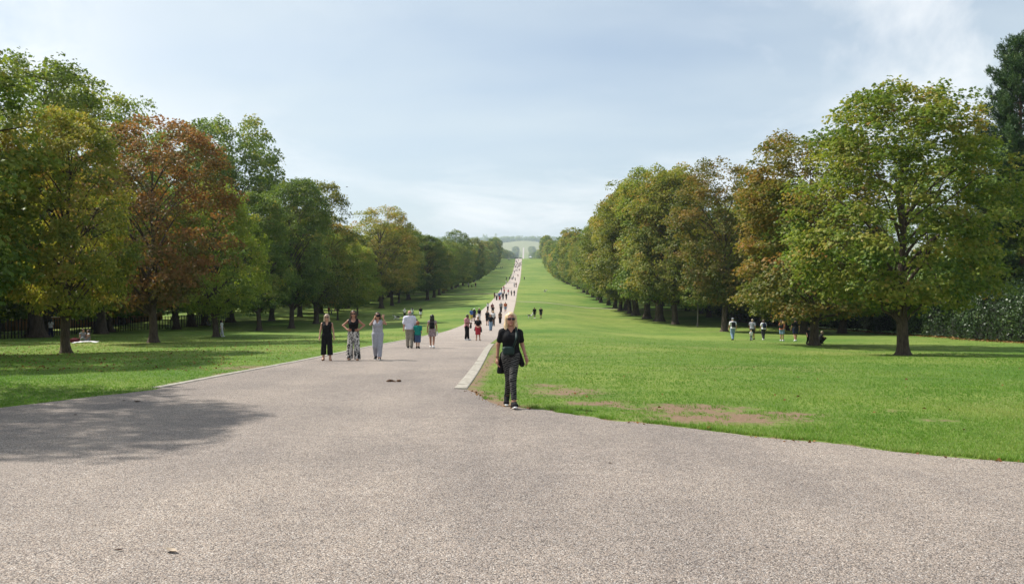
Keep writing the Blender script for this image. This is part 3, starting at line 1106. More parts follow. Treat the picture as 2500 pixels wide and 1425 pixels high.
# beyond the crest
y = 930.0
while y < 3450:
    for x0, lab, grp in ((-31, 'hazy tree in the left row beyond the crest', 'left rows beyond the crest'), (25, 'hazy tree in the right row beyond the crest', 'right rows beyond the crest'),
                         (-47, 'hazy tree in the left row beyond the crest', 'left rows beyond the crest'), (41, 'hazy tree in the right row beyond the crest', 'right rows beyond the crest')):
        if abs(x0) > 40 and y > 2000:
            continue
        x = x0 + math.copysign(rr.uniform(-3, 13), x0)
        put_tree('avenue_tree', (x, y, float(gz(x, y)) - .3), rr.uniform(17, 26), rr.uniform(8, 11), LO[rr.randrange(4)], ['far', 'dark', 'lime'][int(y) % 3], lab, grp)
    y += rr.uniform(34, 46)
# scattered field trees on the far slope
for _ in range(46):
    y = rr.uniform(2750, 3950)
    x = rr.choice((-1, 1)) * rr.uniform(45, 330)
    put_tree('field_tree', (x, y, float(gz(x, y)) - .3), rr.uniform(12, 20), rr.uniform(8, 13), LO[rr.randrange(4)], 'far', 'hazy tree standing on the far green slope', 'trees on the far slope')

# ------------------------------------------------------------------ hedges, pine, fence, wall
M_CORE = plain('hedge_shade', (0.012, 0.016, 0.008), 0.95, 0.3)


def hedge(name, P, hfun, wid, dens, ls, pal, label, seed, cat='hedge', group=None):
    r = np.random.default_rng(seed)
    P = np.array(P)
    seg = np.hypot(*np.diff(P, axis=0).T)
    S = np.concatenate([[0], np.cumsum(seg)])
    L = S[-1]

    def surf(s, a):
        """point on the lumpy outside: a 0 (front foot) .. 1 (back foot)"""
        x, y = np.interp(s, S, P[:, 0]), np.interp(s, S, P[:, 1])
        x2, y2 = np.interp(s + .3, S, P[:, 0]), np.interp(s + .3, S, P[:, 1])
        x1, y1 = np.interp(s - .3, S, P[:, 0]), np.interp(s - .3, S, P[:, 1])
        tx, ty = x2 - x1, y2 - y1
        q = np.maximum(np.hypot(tx, ty), 1e-6)
        nx_, ny_ = -ty / q, tx / q
        h = hfun(s) * (0.60 + 0.85 * fbm(s / 2.6, s * 0 + seed, seed, 3))
        lump = 1 + 1.3 * (fbm(s / 1.7 + 3, a * 4.0, seed + 2, 3) - 0.5)
        th = np.pi * a
        c = np.sign(np.cos(th)) * np.abs(np.cos(th)) ** 0.5
        u = -c * wid / 2 * lump
        z = np.sin(th) ** 0.55 * h * (0.85 + 0.15 * lump)
        X, Y = x + nx_ * (u + wid / 2), y + ny_ * (u + wid / 2)
        return np.stack([X, Y, gz(X, Y) + z - 0.05], -1)
    root = empty(name, (float(P[0, 0]), float(P[0, 1]), float(gz(P[0, 0], P[0, 1]))))
    o0 = np.array(root.location)
    ns, na_ = max(8, int(L / 0.8)), 11
    s_, a_ = np.meshgrid(np.linspace(0, L, ns), np.linspace(0, 1, na_))
    G = surf(s_.ravel(), a_.ravel()).reshape(na_, ns, 3)
    cen = G.mean(0, keepdims=True)
    G = cen + (G - cen) * 0.9
    id_ = np.arange(na_ * ns).reshape(na_, ns)
    F = np.stack([id_[:-1, :-1], id_[:-1, 1:], id_[1:, 1:], id_[1:, :-1]], -1).reshape(-1, 4)
    obj('shade_core', mesh_np('shade_core', G.reshape(-1, 3) - o0, F, [M_CORE], True), root)  # near-black solid core, its colour standing in for the shade among the leaves
    n = int(L * dens)
    s = r.random(n) * L
    a = r.random(n) ** 1.2 * 0.85
    Q = surf(s, a)
    Q2 = surf(s, np.minimum(a + 0.03, 1))
    tng = Q2 - Q
    cen2 = surf(s, np.full(n, 0.5)) * 0.5 + surf(s, np.zeros(n)) * 0.25 + surf(s, np.ones(n)) * 0.25
    nm_ = Q - cen2
    nm_ /= np.maximum(np.linalg.norm(nm_, axis=1)[:, None], 1e-3)
    Q = Q + nm_ * r.normal(0.02, 0.22, n)[:, None]
    ax = r.normal(0, 0.7, (n, 3)) - nm_ * 0.1
    ax[:, 2] -= 0.6
    v = 0.38 + 0.45 * (fbm(Q[:, 0] / 1.3 + Q[:, 1] / 1.9, Q[:, 2] / 1.1, seed + 7, 3) - 0.5) * 2 + r.normal(0, 0.17, n)
    nn = nm_ + r.normal(0, 0.35, (n, 3))
    nn[:, 2] += .3
    V, F, fv_ = place_leaves(Q, ax, nn, ls * (0.7 + 0.6 * r.random(n)), 1, np.clip(v, 0, 1), 0.16, 0.034)
    obj('leaves', mesh_np('leaves', V - o0, F, [LM[pal]], fattr={'v': fv_}), root)
    return tag(root, label, cat, group)


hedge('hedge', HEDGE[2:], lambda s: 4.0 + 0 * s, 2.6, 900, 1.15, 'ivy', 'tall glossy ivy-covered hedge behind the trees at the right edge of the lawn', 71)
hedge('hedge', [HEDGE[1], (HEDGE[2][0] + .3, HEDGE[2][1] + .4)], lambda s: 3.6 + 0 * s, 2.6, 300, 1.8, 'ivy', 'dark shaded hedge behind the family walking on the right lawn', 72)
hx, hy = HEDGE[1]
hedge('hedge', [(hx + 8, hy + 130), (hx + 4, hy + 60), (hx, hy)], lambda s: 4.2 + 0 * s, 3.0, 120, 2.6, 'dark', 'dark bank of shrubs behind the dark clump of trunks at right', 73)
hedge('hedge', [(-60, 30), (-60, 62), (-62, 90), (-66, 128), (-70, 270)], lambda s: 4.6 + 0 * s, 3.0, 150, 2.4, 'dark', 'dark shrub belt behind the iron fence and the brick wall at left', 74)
for k, (x, y, H_, rx_, pl) in enumerate([(43, 79, 17.5, 6.4, 'dark'), (57, 76, 18, 6.6, 'far'), (37, 93, 15, 6.0, 'dark'), (68, 84, 16, 6.5, 'dark')]):
    put_tree('broadleaf_tree', (x, y, float(gz(x, y)) - .05), H_, rx_, HI[(k * 2 + 1) % 6], pl,
             ['dark green broadleaf tree rising behind the ivy hedge, left of the pine', 'green broadleaf tree behind the hedge at the right edge, under the pine',
              'dark broadleaf tree behind the hedge, seen between the right-hand chestnuts', 'dark broadleaf tree outside the right edge behind the hedge'][k])


def pine(loc, H, label):
    r = np.random.default_rng(9)
    root = empty('pine_tree', loc)
    mb_ = MB()
    mb_.tube([(0, 0, -.2), (0.05, 0, .4), (0.1, 0, H * .3), (0, .1, H * .6), (0, 0, H)], [.5, .42, .33, .2, .03], 10)
    tips, dirs = [], []
    for z in np.arange(H * 0.14, H * 0.99, 0.55):
        f = 1 - z / H
        for k in range(6):
            a = r.random() * 6.28
            L_ = (0.5 + 6.0 * f ** 0.7) * (0.55 + 0.6 * r.random())
            up = 0.75 - 0.5 * f
            d = np.array([math.cos(a), math.sin(a), 0.0])
            p0 = np.array([0, 0, z])
            p1 = p0 + d * L_ * .55 + np.array([0, 0, L_ * up * .15])
            p2 = p0 + d * L_ + np.array([0, 0, L_ * up * 0.8])
            r0 = 0.02 + 0.05 * f
            mb_.tube([p0, p1, p2], [r0, r0 * .7, r0 * .25], 5, False)
            for u in np.linspace(0.35, 1, max(2, int(L_ / 0.5))):
                q = (1 - u) ** 2 * p0 + 2 * u * (1 - u) * p1 + u * u * p2
                for s in range(8):
                    dv = d * 0.45 + r.normal(0, .38, 3) + np.array([0, 0, .95])
                    tips.append(q + r.normal(0, .22, 3))
                    dirs.append(dv / np.linalg.norm(dv))
    mb_.build('trunk', M_BARKR, root)
    T, D_ = np.array(tips), np.array(dirs)
    nn = 22
    P = np.repeat(T, nn, 0) + np.repeat(D_, nn, 0) * (r.random(len(T) * nn) * 0.55)[:, None]
    ax = np.repeat(D_, nn, 0) * 0.75 + r.normal(0, 0.42, (len(P), 3))
    v = np.clip(np.repeat(r.normal(.42, .24, len(T)), nn) + r.normal(0, .12, len(P)), 0, 1)
    V, F, fv_ = place_leaves(P, ax, r.normal(size=(len(P), 3)), 0.8 + 0.4 * r.random(len(P)), 1, v, 0.32, 0.013)
    obj('crown', mesh_np('crown', V, F, [LM['pine']], fattr={'v': fv_}), root)
    tag(root, label, 'tree')


px_ = 2492
pd = 77.0
dx, dy, dz = ray(px_, 100)
pxw, pyw = dx * pd, dy * pd
pine((pxw, pyw, float(gz(pxw, pyw))), EYE + dz * pd - float(gz(pxw, pyw)), 'tall dark pine with upswept tufted branches at the right edge')

# young staked stem on the right lawn
p = at(1703, 797)
root = empty('tree_stump', p)
mb = MB()
mb.tube([(0, 0, -.1), (0, 0, .1), (0.03, 0, 1.2), (0.05, 0.02, 2.3), (0.02, 0, 3.6)], [.13, .11, .095, .085, .05], 9)
mb.build('trunk', M_BARKP, root)
cm_, C_ = crown_mesh('crown', 333, H=7.5, zb=2.6, rx=2.2, ncl=90, lpc=40, ls=0.85)
cm_.materials.append(LM['gold'])
obj('crown', cm_, root)
root.name = 'young_tree'
tag(root, 'young tree with thin pale straight trunk on the right lawn', 'tree')

# iron fence at the left, posts one by one
FP = wpts([(-90, 832), (190, 815), (330, 806), (460, 797), (560, 783)])
fence = empty('iron_fence', (FP[0][0], FP[0][1], float(gz(*FP[0]))))
tag(fence, 'black iron estate fence with close upright posts behind the left trees', 'fence')
o0 = Vector(fence.location)
fa = np.array(FP)
fs_ = np.concatenate([[0], np.cumsum(np.hypot(*np.diff(fa, axis=0).T))])
postm = MB()
postm.box((0, 0, 0.72), (0.07, 0.07, 1.5), 0, 0.01)
postm.add([(-.045, -.045, 1.47), (.045, -.045, 1.47), (.045, .045, 1.47), (-.045, .045, 1.47), (0, 0, 1.6)], [(0, 1, 4), (1, 2, 4), (2, 3, 4), (3, 0, 4), (3, 2, 1, 0)])
pme = postm.mesh('post', M_IRON, False)
rl = {0.35: [], 1.42: []}
for s in np.arange(0, fs_[-1], 0.68):
    x, y = float(np.interp(s, fs_, fa[:, 0])), float(np.interp(s, fs_, fa[:, 1]))
    z = float(gz(x, y))
    q = obj('post', pme, fence)
    q.location = Vector((x, y, z)) - o0
    for h in rl:
        rl[h].append(Vector((x, y, z + h)) - o0)
for h, pts in rl.items():
    mb = MB()
    mb.tube(pts, 0.022, 6)
    mb.build('rail', M_IRON, fence)
# low brick wall beyond the fence
wl = [(-57.0, 34 + 9 * i) for i in range(11)]
wall = empty('brick_wall', (wl[0][0], wl[0][1], float(gz(*wl[0]))))
tag(wall, 'low red-brown brick wall seen through the iron fence at left', 'wall')
o0 = Vector(wall.location)
mb, mc = MB(), MB()
for (x1, y1), (x2, y2) in zip(wl[:-1], wl[1:]):
    za, zb_ = float(gz(x1, y1)), float(gz(x2, y2))
    for m_, t0, t1, w in ((mb, -.3, 1.35, .16), (mc, 1.35, 1.44, .2)):
        m_.add([Vector((x + s * w, y, z + h)) - o0 for (x, y, z) in ((x1, y1, za), (x2, y2, zb_)) for s in (-1, 1) for h in (t0, t1)],
               [(0, 1, 5, 4), (2, 6, 7, 3), (1, 3, 7, 5), (0, 4, 6, 2), (0, 2, 3, 1), (4, 5, 7, 6)])
mb.build('brickwork', M_BRICK, wall, False)
mc.build('coping', M_KERB, wall, False)

# ------------------------------------------------------------------ far woodland on the hill top
r = np.random.default_rng(77)
Pn, Sn = [], []
for _ in range(620):
    x = r.uniform(-1100, 1100)
    y = r.uniform(4280, 4420)
    if abs(x + 2) < 26 and y < 4330:
        continue
    Hh, rx_ = r.uniform(22, 38), r.uniform(9, 16)
    if r.random() < 0.04:
        Hh, rx_ = r.uniform(48, 56), 9
    m = 110
    d = r.normal(size=(m, 3))
    d /= np.linalg.norm(d, axis=1)[:, None]
    Pn.append(np.c_[x + d[:, 0] * rx_, y + d[:, 1] * rx_, float(gz(x, y)) + Hh * 0.52 + d[:, 2] * Hh * .52])
    Sn.append(d)
Pn, Sn = np.concatenate(Pn), np.concatenate(Sn)
V, F, fv_ = place_leaves(Pn, r.normal(size=Pn.shape), Sn + r.normal(0, .3, Pn.shape), np.full(len(Pn), 20.0), 1, np.clip(r.normal(.4, .2, len(Pn)), 0, 1), 0.24, 0.05)
tag(obj('woodland', mesh_np('woodland', V, F, [LM['dark']], fattr={'v': fv_})), 'blue hazy woodland along the far hill top', 'woodland', kind='stuff')

# ------------------------------------------------------------------ fallen leaves
M_DEAD = leaf_mat('fallen_leaf', [(0.10, 0.045, 0.018), (0.18, 0.085, 0.03), (0.22, 0.13, 0.045), (0.28, 0.20, 0.08)], 0.1, 0.8, 0.08)


def litter(name, n, fn, size, label, seed):
    r = np.random.default_rng(seed)
    X, Y = fn(r, n)
    k = ~in_poly(X, Y, FORE)
    X, Y = X[k], Y[k]
    P = np.c_[X, Y, gz(X, Y) + 0.035 + 0.02 * r.random(len(X))]
    nm_ = r.normal(0, .35, (len(X), 3))
    nm_[:, 2] += 1
    V, F, fv_ = place_leaves(P, np.c_[r.normal(size=(len(X), 2)), r.normal(0, .25, len(X))], nm_, size * (0.6 + 0.8 * r.random(len(X))), 1, r.random(len(X)), .16, .035)
    return tag(obj(name, mesh_np(name, V, F, [M_DEAD], fattr={'v': fv_})), label, 'leaves', kind='stuff')


def f1(r, n):
    Y = 22 + 46 * r.random(n) ** 1.2
    return -8.6 - (Y * 0.72 - 6) * r.random(n) ** 0.8, Y


def f2(r, n):
    Y = 11 + 46 * r.random(n)
    return -1 + (Y * 0.7 + 2) * r.random(n), Y


def f3(r, n):
    k = r.random(n) * 3.999
    h = np.array(HEDGE[2:])
    i = k.astype(int)
    i = np.minimum(i, len(h) - 2)
    u = k - k.astype(int)
    return h[i, 0] * (1 - u) + h[i + 1, 0] * u + r.normal(0, .7, n), h[i, 1] * (1 - u) + h[i + 1, 1] * u - 0.6 - np.abs(r.normal(0, .8, n))


litter('fallen_leaves', 2000, f1, 0.45, 'brown and yellow fallen leaves strewn under the left trees', 1)
litter('fallen_leaves', 170, f2, 0.38, 'a few fallen leaves scattered over the right lawn', 2)
litter('fallen_leaves', 2600, f3, 1.1, 'red-brown drift of leaves along the foot of the ivy hedge', 3)

# crumbs of leaf and soil along the ragged gravel edge
r = np.random.default_rng(19)
ee = np.array(ER[:420])
kk = (r.random(900) * 419).astype(int)
wv = fbm(kk / 9.0, kk * 0, 91, 3)
sel = wv > 0.45
kk = kk[sel]
P = np.c_[ee[kk, 0] + r.normal(0, .06, len(kk)) - 0.02, ee[kk, 1] + r.normal(0, .05, len(kk)) - 0.07]
P = np.c_[P, gz(P[:, 0], P[:, 1]) + 0.016 + .012 * r.random(len(kk))]
nm_ = r.normal(0, .5, P.shape)
nm_[:, 2] += 1
V, F, fv_ = place_leaves(P, np.c_[r.normal(size=(len(P), 2)), r.normal(0, .3, len(P))], nm_, 0.10 + 0.28 * r.random(len(P)) ** 2, 1, r.random(len(P)) * .6, .16, .04)
tag(obj('leaf_crumbs', mesh_np('leaf_crumbs', V, F, [M_DEAD], fattr={'v': fv_})), 'dark crumbs of leaf and soil along the edge of the gravel', 'leaf litter', kind='stuff')

# droppings, twigs and single leaves on the gravel
M_DUNG = plain('dung', (0.085, 0.045, 0.022), 0.9, 0.4, 30.0)
p = at(961, 932)
root = empty('horse_dropping', p)
rd_ = random.Random(4)
for (ox, oy, s) in ((-.10, 0, .055), (-.05, .05, .042), (.13, .02, .05), (0, .0, .03), (.04, -.03, .026), (.09, .06, .03), (-.15, .03, .03)):
    V, F = [], []
    n1_, n2_ = 8, 5
    for i in range(n2_ + 1):
        for j in range(n1_):
            th, ph = math.pi * i / n2_, 2 * math.pi * j / n1_
            q = s * rd_.uniform(.8, 1.15)
            V.append((ox + q * 1.2 * math.sin(th) * math.cos(ph), oy + q * math.sin(th) * math.sin(ph), s * .5 + q * .7 * math.cos(th)))
    for i in range(n2_):
        for j in range(n1_):
            F.append((i * n1_ + j, i * n1_ + (j + 1) % n1_, (i + 1) * n1_ + (j + 1) % n1_, (i + 1) * n1_ + j))
    mb = MB()
    mb.add(V, F)
    mb.build('lump', M_DUNG, root)
tag(root, 'small brown scatter of droppings on the gravel drive', 'droppings')

twm = plain('dry_leaf', (0.42, 0.34, 0.26), 0.8, 0.3, 20.0)
twd = plain('dark_leaf', (0.06, 0.035, 0.025), 0.8, 0.3, 20.0)
for (px, py, ln, rz_, m_, lab) in ((418, 1350, .11, -0.5, twm, 'pale curled dry leaf lying on the near gravel'), (290, 1347, .05, .4, twd, 'dark curled leaf left of the pale leaf on the near gravel'),
                                   (1490, 1133, .05, .2, twd, 'dark leaf on the gravel below the bare earth patch'), (335, 982, .12, .1, twd, 'dark twig in the shade on the gravel'),
                                   (303, 979, .05, .9, twd, 'small dark leaf near the kerb end in the shade'), (184, 1014, .06, -.3, twd, 'dark leaf in the shaded gravel at left'),
                                   (1395, 1003, .09, .3, twm, 'pale stone at the grass edge behind the woman in black')):
    p = at(px, py)
    mb = MB()
    n = 6
    vs, fs = [], []
    for i in range(n + 1):
        u = i / n
        w = ln * .2 * math.sin(math.pi * min(1, u * .9 + .08)) + .002
        z = .012 + .5 * ln * (u - .5) ** 2
        vs += [(ln * (u - .5), -w, z + w * .7), (ln * (u - .5), 0, z), (ln * (u - .5), w, z + w * .7)]
    for i in range(n):
        fs += [(i * 3, i * 3 + 3, i * 3 + 4, i * 3 + 1), (i * 3 + 1, i * 3 + 4, i * 3 + 5, i * 3 + 2)]
    mb.add(vs, fs)
    o = mb.build('dry_leaf', m_)
    o.location = p
    o.rotation_euler = (0, 0, rz_)
    tag(o, lab, 'leaf')

# a bird in the sky
bm_ = plain('bird_feather', (0.02, 0.02, 0.022), 0.7)
for (px, py, dist, lab) in ((209, 173, 70, 'small dark bird flying high above the left trees'), (847, 457, 140, 'tiny bird gliding above the middle of the left row')):
    dx, dy, dz = ray(px, py)
    root = empty('bird', (dx * dist, dy * dist, EYE + dz * dist), 0.6)
    mb = MB()
    mb.tube([(-.17, 0, 0), (-.1, 0, .01), (0, 0, .015), (.12, 0, .02), (.17, 0, .015)], [.008, .035, .05, .03, .01], 8)
    mb.build('body', bm_, root)
    for s in (-1, 1):
        mb = MB()
        mb.add([(.08, 0, .02), (-.04, 0, .02), (-.05, s * .2, .10), (.06, s * .2, .11), (-.06, s * .42, .06), (0, s * .44, .06),
                (.08, 0, .03), (-.04, 0, .03), (-.05, s * .2, .11), (.06, s * .2, .12)],
               [(0, 1, 2, 3), (3, 2, 4, 5), (6, 7, 8, 9), (9, 8, 4, 5)])
        mb.build('wing', bm_, root)
    tag(root, lab, 'bird')

# ------------------------------------------------------------------ haze
mh, t, out = new_mat('haze')
pv = N(t, 'ShaderNodeVolumePrincipled')
pv.inputs['Color'].default_value = (0.72, 0.85, 1.0, 1)
pv.inputs['Density'].default_value = 0.00013
pv.inputs['Anisotropy'].default_value = 0.2
LK(t, pv.outputs[0], out.inputs['Volume'])
mb = MB()
mb.box((0, 3120, 95), (7300, 6800, 240))
hz_ = mb.build('haze', mh, None, False)
tag(hz_, 'pale blue summer haze filling the air over the avenue', 'haze', kind='stuff')

# ------------------------------------------------------------------ people: bodies and clothes grown as smooth surfaces


class Vol:
    def __init__(s, lo, hi, h):
        s.h = h
        s.lo = np.array(lo, float)
        s.n = np.ceil((np.array(hi, float) - s.lo) / h).astype(int) + 1
        s.D = np.full(s.n, 1.0, np.float32)
        s.ax = [s.lo[i] + h * np.arange(s.n[i]) for i in range(3)]

    def _sub(s, lo, hi, m):
        sl = []
        for i in range(3):
            a = int(np.clip(np.floor((lo[i] - m - s.lo[i]) / s.h), 0, s.n[i] - 1))
            b = int(np.clip(np.ceil((hi[i] + m - s.lo[i]) / s.h) + 1, a + 1, s.n[i]))
            sl.append(slice(a, b))
        X, Y, Z = s.ax[0][sl[0]][:, None, None], s.ax[1][sl[1]][None, :, None], s.ax[2][sl[2]][None, None, :]
        return tuple(sl), X, Y, Z

    def _comb(s, sl, d, k, op):
        a = s.D[sl]
        if op == 's':
            s.D[sl] = np.maximum(a, -d)
        elif k <= 0:
            s.D[sl] = np.minimum(a, d)
        else:
            q = np.clip(0.5 + 0.5 * (a - d) / k, 0, 1)
            s.D[sl] = a * (1 - q) + d * q - k * q * (1 - q)

    def rc(s, a, b, ra, rb, k=0.02, sy=1.0, op='u'):
        a, b = np.array(a, float), np.array(b, float)
        m = max(ra, rb) + k + 3 * s.h
        sl, X, Y, Z = s._sub(np.minimum(a, b), np.maximum(a, b), m)
        ab = b - a
        ab2 = np.array([ab[0], ab[1] / sy, ab[2]])
        px, py, pz = X - a[0], (Y - a[1]) / sy, Z - a[2]
        t = np.clip((px * ab2[0] + py * ab2[1] + pz * ab2[2]) / max(ab2 @ ab2, 1e-9), 0, 1)
        d = np.sqrt((px - t * ab2[0]) ** 2 + (py - t * ab2[1]) ** 2 + (pz - t * ab2[2]) ** 2) - (ra + (rb - ra) * t)
        s._comb(sl, d * (min(1, sy) ** 0.5), k, op)

    def el(s, c, r, k=0.02, op='u'):
        c, r = np.array(c, float), np.array(r, float)
        sl, X, Y, Z = s._sub(c - r, c + r, k + 3 * s.h)
        x, y, z = X - c[0], Y - c[1], Z - c[2]
        k0 = np.sqrt((x / r[0]) ** 2 + (y / r[1]) ** 2 + (z / r[2]) ** 2)
        k1 = np.sqrt((x / r[0] ** 2) ** 2 + (y / r[1] ** 2) ** 2 + (z / r[2] ** 2) ** 2)
        s._comb(sl, k0 * (k0 - 1) / np.maximum(k1, 1e-6), k, op)

    def bx(s, c, r, rad=0.02, k=0.0, rz=0.0, op='u'):
        c, r = np.array(c, float), np.array(r, float)
        q = np.array([r.max()] * 2 + [r[2]])
        sl, X, Y, Z = s._sub(c - q, c + q, k + 3 * s.h)
        cz, sz = math.cos(rz), math.sin(rz)
        x, y, z = X - c[0], Y - c[1], Z - c[2]
        x, y = x * cz + y * sz, -x * sz + y * cz
        qx, qy, qz = np.abs(x) - r[0] + rad, np.abs(y) - r[1] + rad, np.abs(z) - r[2] + rad
        d = np.sqrt(np.maximum(qx, 0) ** 2 + np.maximum(qy, 0) ** 2 + np.maximum(qz, 0) ** 2) + np.minimum(np.maximum(qx, np.maximum(qy, qz)), 0) - rad
        s._comb(sl, d, k, op)

    def clip(s, n, c):
        """keep where n.p < c"""
        X, Y, Z = s.ax[0][:, None, None], s.ax[1][None, :, None], s.ax[2][None, None, :]
        s.D = np.maximum(s.D, (X * n[0] + Y * n[1] + Z * n[2] - c).astype(np.float32))

    def mesh(s, name, mat):
        D = s.D
        D[0], D[-1] = 1, 1
        D[:, 0], D[:, -1] = 1, 1
        D[:, :, 0], D[:, :, -1] = 1, 1
        I = D < 0
        cor = [(i, j, k) for i in (0, 1) for j in (0, 1) for k in (0, 1)]
        n = s.n - 1
        cnt = np.zeros(n, np.int8)
        for i, j, k in cor:
            cnt += I[i:i + n[0], j:j + n[1], k:k + n[2]]
        act = (cnt > 0) & (cnt < 8)
        ci = np.argwhere(act)
        if len(ci) == 0:
            return None
        vid = np.full(n, -1, np.int64)
        vid[act] = np.arange(len(ci))
        val = np.stack([D[ci[:, 0] + i, ci[:, 1] + j, ci[:, 2] + k] for i, j, k in cor], 1)
        P, W = np.zeros((len(ci), 3)), np.zeros(len(ci))
        for a in range(8):
            for b in range(a + 1, 8):
                if sum(abs(p - q) for p, q in zip(cor[a], cor[b])) != 1:
                    continue
                cr = (val[:, a] < 0) != (val[:, b] < 0)
                t_ = np.where(cr, val[:, a] / np.where(cr, val[:, a] - val[:, b], 1), 0)
                ca, cb = np.array(cor[a], float), np.array(cor[b], float)
                P += np.where(cr[:, None], ca + (cb - ca) * t_[:, None], 0)
                W += cr
        V = s.lo + s.h * (ci + P / W[:, None])
        FF = []
        for ax_ in range(3):
            o1, o2 = [(1, 2), (2, 0), (0, 1)][ax_]
            s0 = [slice(None)] * 3
            s1 = [slice(None)] * 3
            s0[ax_], s1[ax_] = slice(None, -1), slice(1, None)
            ch = I[tuple(s0)] != I[tuple(s1)]
            e = np.argwhere(ch)
            e = e[(e[:, o1] > 0) & (e[:, o2] > 0) & (e[:, o1] < n[o1]) & (e[:, o2] < n[o2])]
            ins = I[e[:, 0], e[:, 1], e[:, 2]]
            d1, d2 = np.zeros(3, int), np.zeros(3, int)
            d1[o1], d2[o2] = 1, 1
            q = [e - d1 - d2, e - d2, e, e - d1]
            f = np.stack([vid[c[:, 0], c[:, 1], c[:, 2]] for c in q], 1)
            f[~ins] = f[~ins][:, ::-1]
            FF.append(f)
        F = np.concatenate(FF)
        F = F[(F >= 0).all(1)]
        return mesh_np(name, V, F, [mat] if mat else [], True)


SKIN = plain('skin', (0.46, 0.26, 0.185), 0.55, 0.10, 12.0, 0.35)
SKIN_T = plain('tanned_skin', (0.36, 0.18, 0.12), 0.55, 0.10, 12.0, 0.35)
SKIN_D = plain('brown_skin', (0.17, 0.085, 0.05), 0.55, 0.10, 12.0, 0.35)
SKIN_P = plain('pink_skin', (0.52, 0.25, 0.20), 0.55, 0.12, 12.0, 0.35)
CL = {}
for nm, c in dict(black=(.011, .011, .013), charcoal=(.035, .036, .04), navy=(.015, .02, .05), white=(.72, .72, .74), grey=(.25, .26, .29), pale=(.55, .56, .60),
                  teal=(.012, .19, .16), denim=(.05, .085, .17), lightdenim=(.20, .29, .42), pink=(.52, .24, .27), red=(.36, .03, .045), maroon=(.13, .02, .03), coral=(.62, .20, .14),
                  brown=(.12, .075, .05), khaki=(.26, .235, .20), blue=(.05, .12, .36), skyblue=(.28, .42, .62), orange=(.42, .12, .05), yellow=(.55, .40, .08), beige=(.48, .40, .32),
                  green=(.05, .12, .06), darkgreen=(.012, .03, .028), rose=(.55, .10, .14)).items():
    CL[nm] = plain('cloth_' + nm, c, 0.85, 0.22, 16.0, 0.15, 0.012)
HAIR = dict(blonde=plain('blonde_hair', (.58, .43, .25), .45, .35, 40.0, .4), greyblonde=plain('ash_blonde_hair', (.38, .30, .21), .45, .35, 40.0, .4),
            brown=plain('brown_hair', (.055, .028, .016), .45, .4, 40.0, .4), black=plain('black_hair', (.010, .008, .008), .4, .3, 40.0, .4),
            ginger=plain('ginger_hair', (.22, .09, .04), .5, .3, 40.0, .3), grey=plain('grey_hair', (.30, .29, .28), .5, .3, 40.0, .3))
M_LENS = plain('dark_lens', (.01, .008, .015), .12, .1, 4.0, .6)
M_LIPS = plain('lips', (.34, .10, .095), .4, .1)
M_SOLE = plain('white_rubber', (.70, .70, .70), .6, .1)
M_LEATH = plain('tan_leather', (.16, .085, .045), .5, .2)
M_GREENBAG = plain('dark_green_bag', (.010, .026, .024), .55, .25, 14.0, .3)


def print_mat(name, c1, c2, scale, dist=3.0, sc=(1, 1, 1), th=0.5, kind='WAVE'):
    m, t, out = new_mat(name)
    b = pbsdf(t, out, 0.85, 0.15)
    tc = N(t, 'ShaderNodeTexCoord')
    mp_ = N(t, 'ShaderNodeMapping', i_Scale=sc, i_Rotation=(0.35, 0.5, 0.2))
    LK(t, tc.outputs['Object'], mp_.inputs[0])
    if kind == 'WAVE':
        w = N(t, 'ShaderNodeTexWave', bands_direction='Z', i_Scale=scale, i_Distortion=dist, i_Detail=2.0)
        w.inputs['Detail Scale'].default_value = 1.6
    else:
        w = N(t, 'ShaderNodeTexNoise', i_Scale=scale, i_Detail=1.0, i_Distortion=dist)
    LK(t, mp_.outputs[0], w.inputs[0])
    r_ = ramp(t, [(th - .06, c1), (th + .06, c2)])
    LK(t, w.outputs[0], r_.inputs[0])
    LK(t, r_.outputs[0], b.inputs['Base Color'])
    return m


CL['zebra'] = print_mat('zebra_print', (.010, .010, .011), (.10, .098, .094), 11.0, 6.0, (.5, .6, 1.0), .56)
CL['bwprint'] = print_mat('black_white_leaf_print', (.55, .52, .50), (.012, .012, .014), 11.0, 1.6, (1.5, 1.2, .7), .51, 'NOISE')
CL['floral'] = print_mat('small_floral_print', (.10, .06, .08), (.50, .40, .42), 42.0, 1.0, (1, 1, 1), .5, 'NOISE')
CL['lilac'] = plain('cloth_lilac', (.60, .60, .72), .85, .12, 14.0, .15, .01)
CL['ash'] = plain('cloth_ash', (.34, .345, .40), .85, .16, 30.0, .15, .014)

V3 = lambda *a: np.array(a, float)


def joints(sex='f', **ov):
    w = 0.165 if sex == 'f' else 0.19
    J = dict(pel=V3(0, 0, .95), waist=V3(0, 0, 1.09), chest=V3(0, -.005, 1.27), neck=V3(0, .012, 1.43), head=V3(0, -.012, 1.588))
    for s, q in (('L', 1), ('R', -1)):
        J['sh' + s] = V3(q * w, .005, 1.352 if sex == 'f' else 1.362)
        J['el' + s] = V3(q * (w + .045), .03, 1.115)
        J['wr' + s] = V3(q * (w + .06), -.025, .875)
        J['hd' + s] = None
        J['hip' + s] = V3(q * .085, 0, .92)
        J['kn' + s] = V3(q * .09, -.012, .5)
        J['an' + s] = V3(q * .092, .02, .085)
        J['ft' + s] = V3(q * .02, -.17, -.06)
    for k, v in ov.items():
        J[k] = V3(*v)
    J['sex'] = sex
    return J


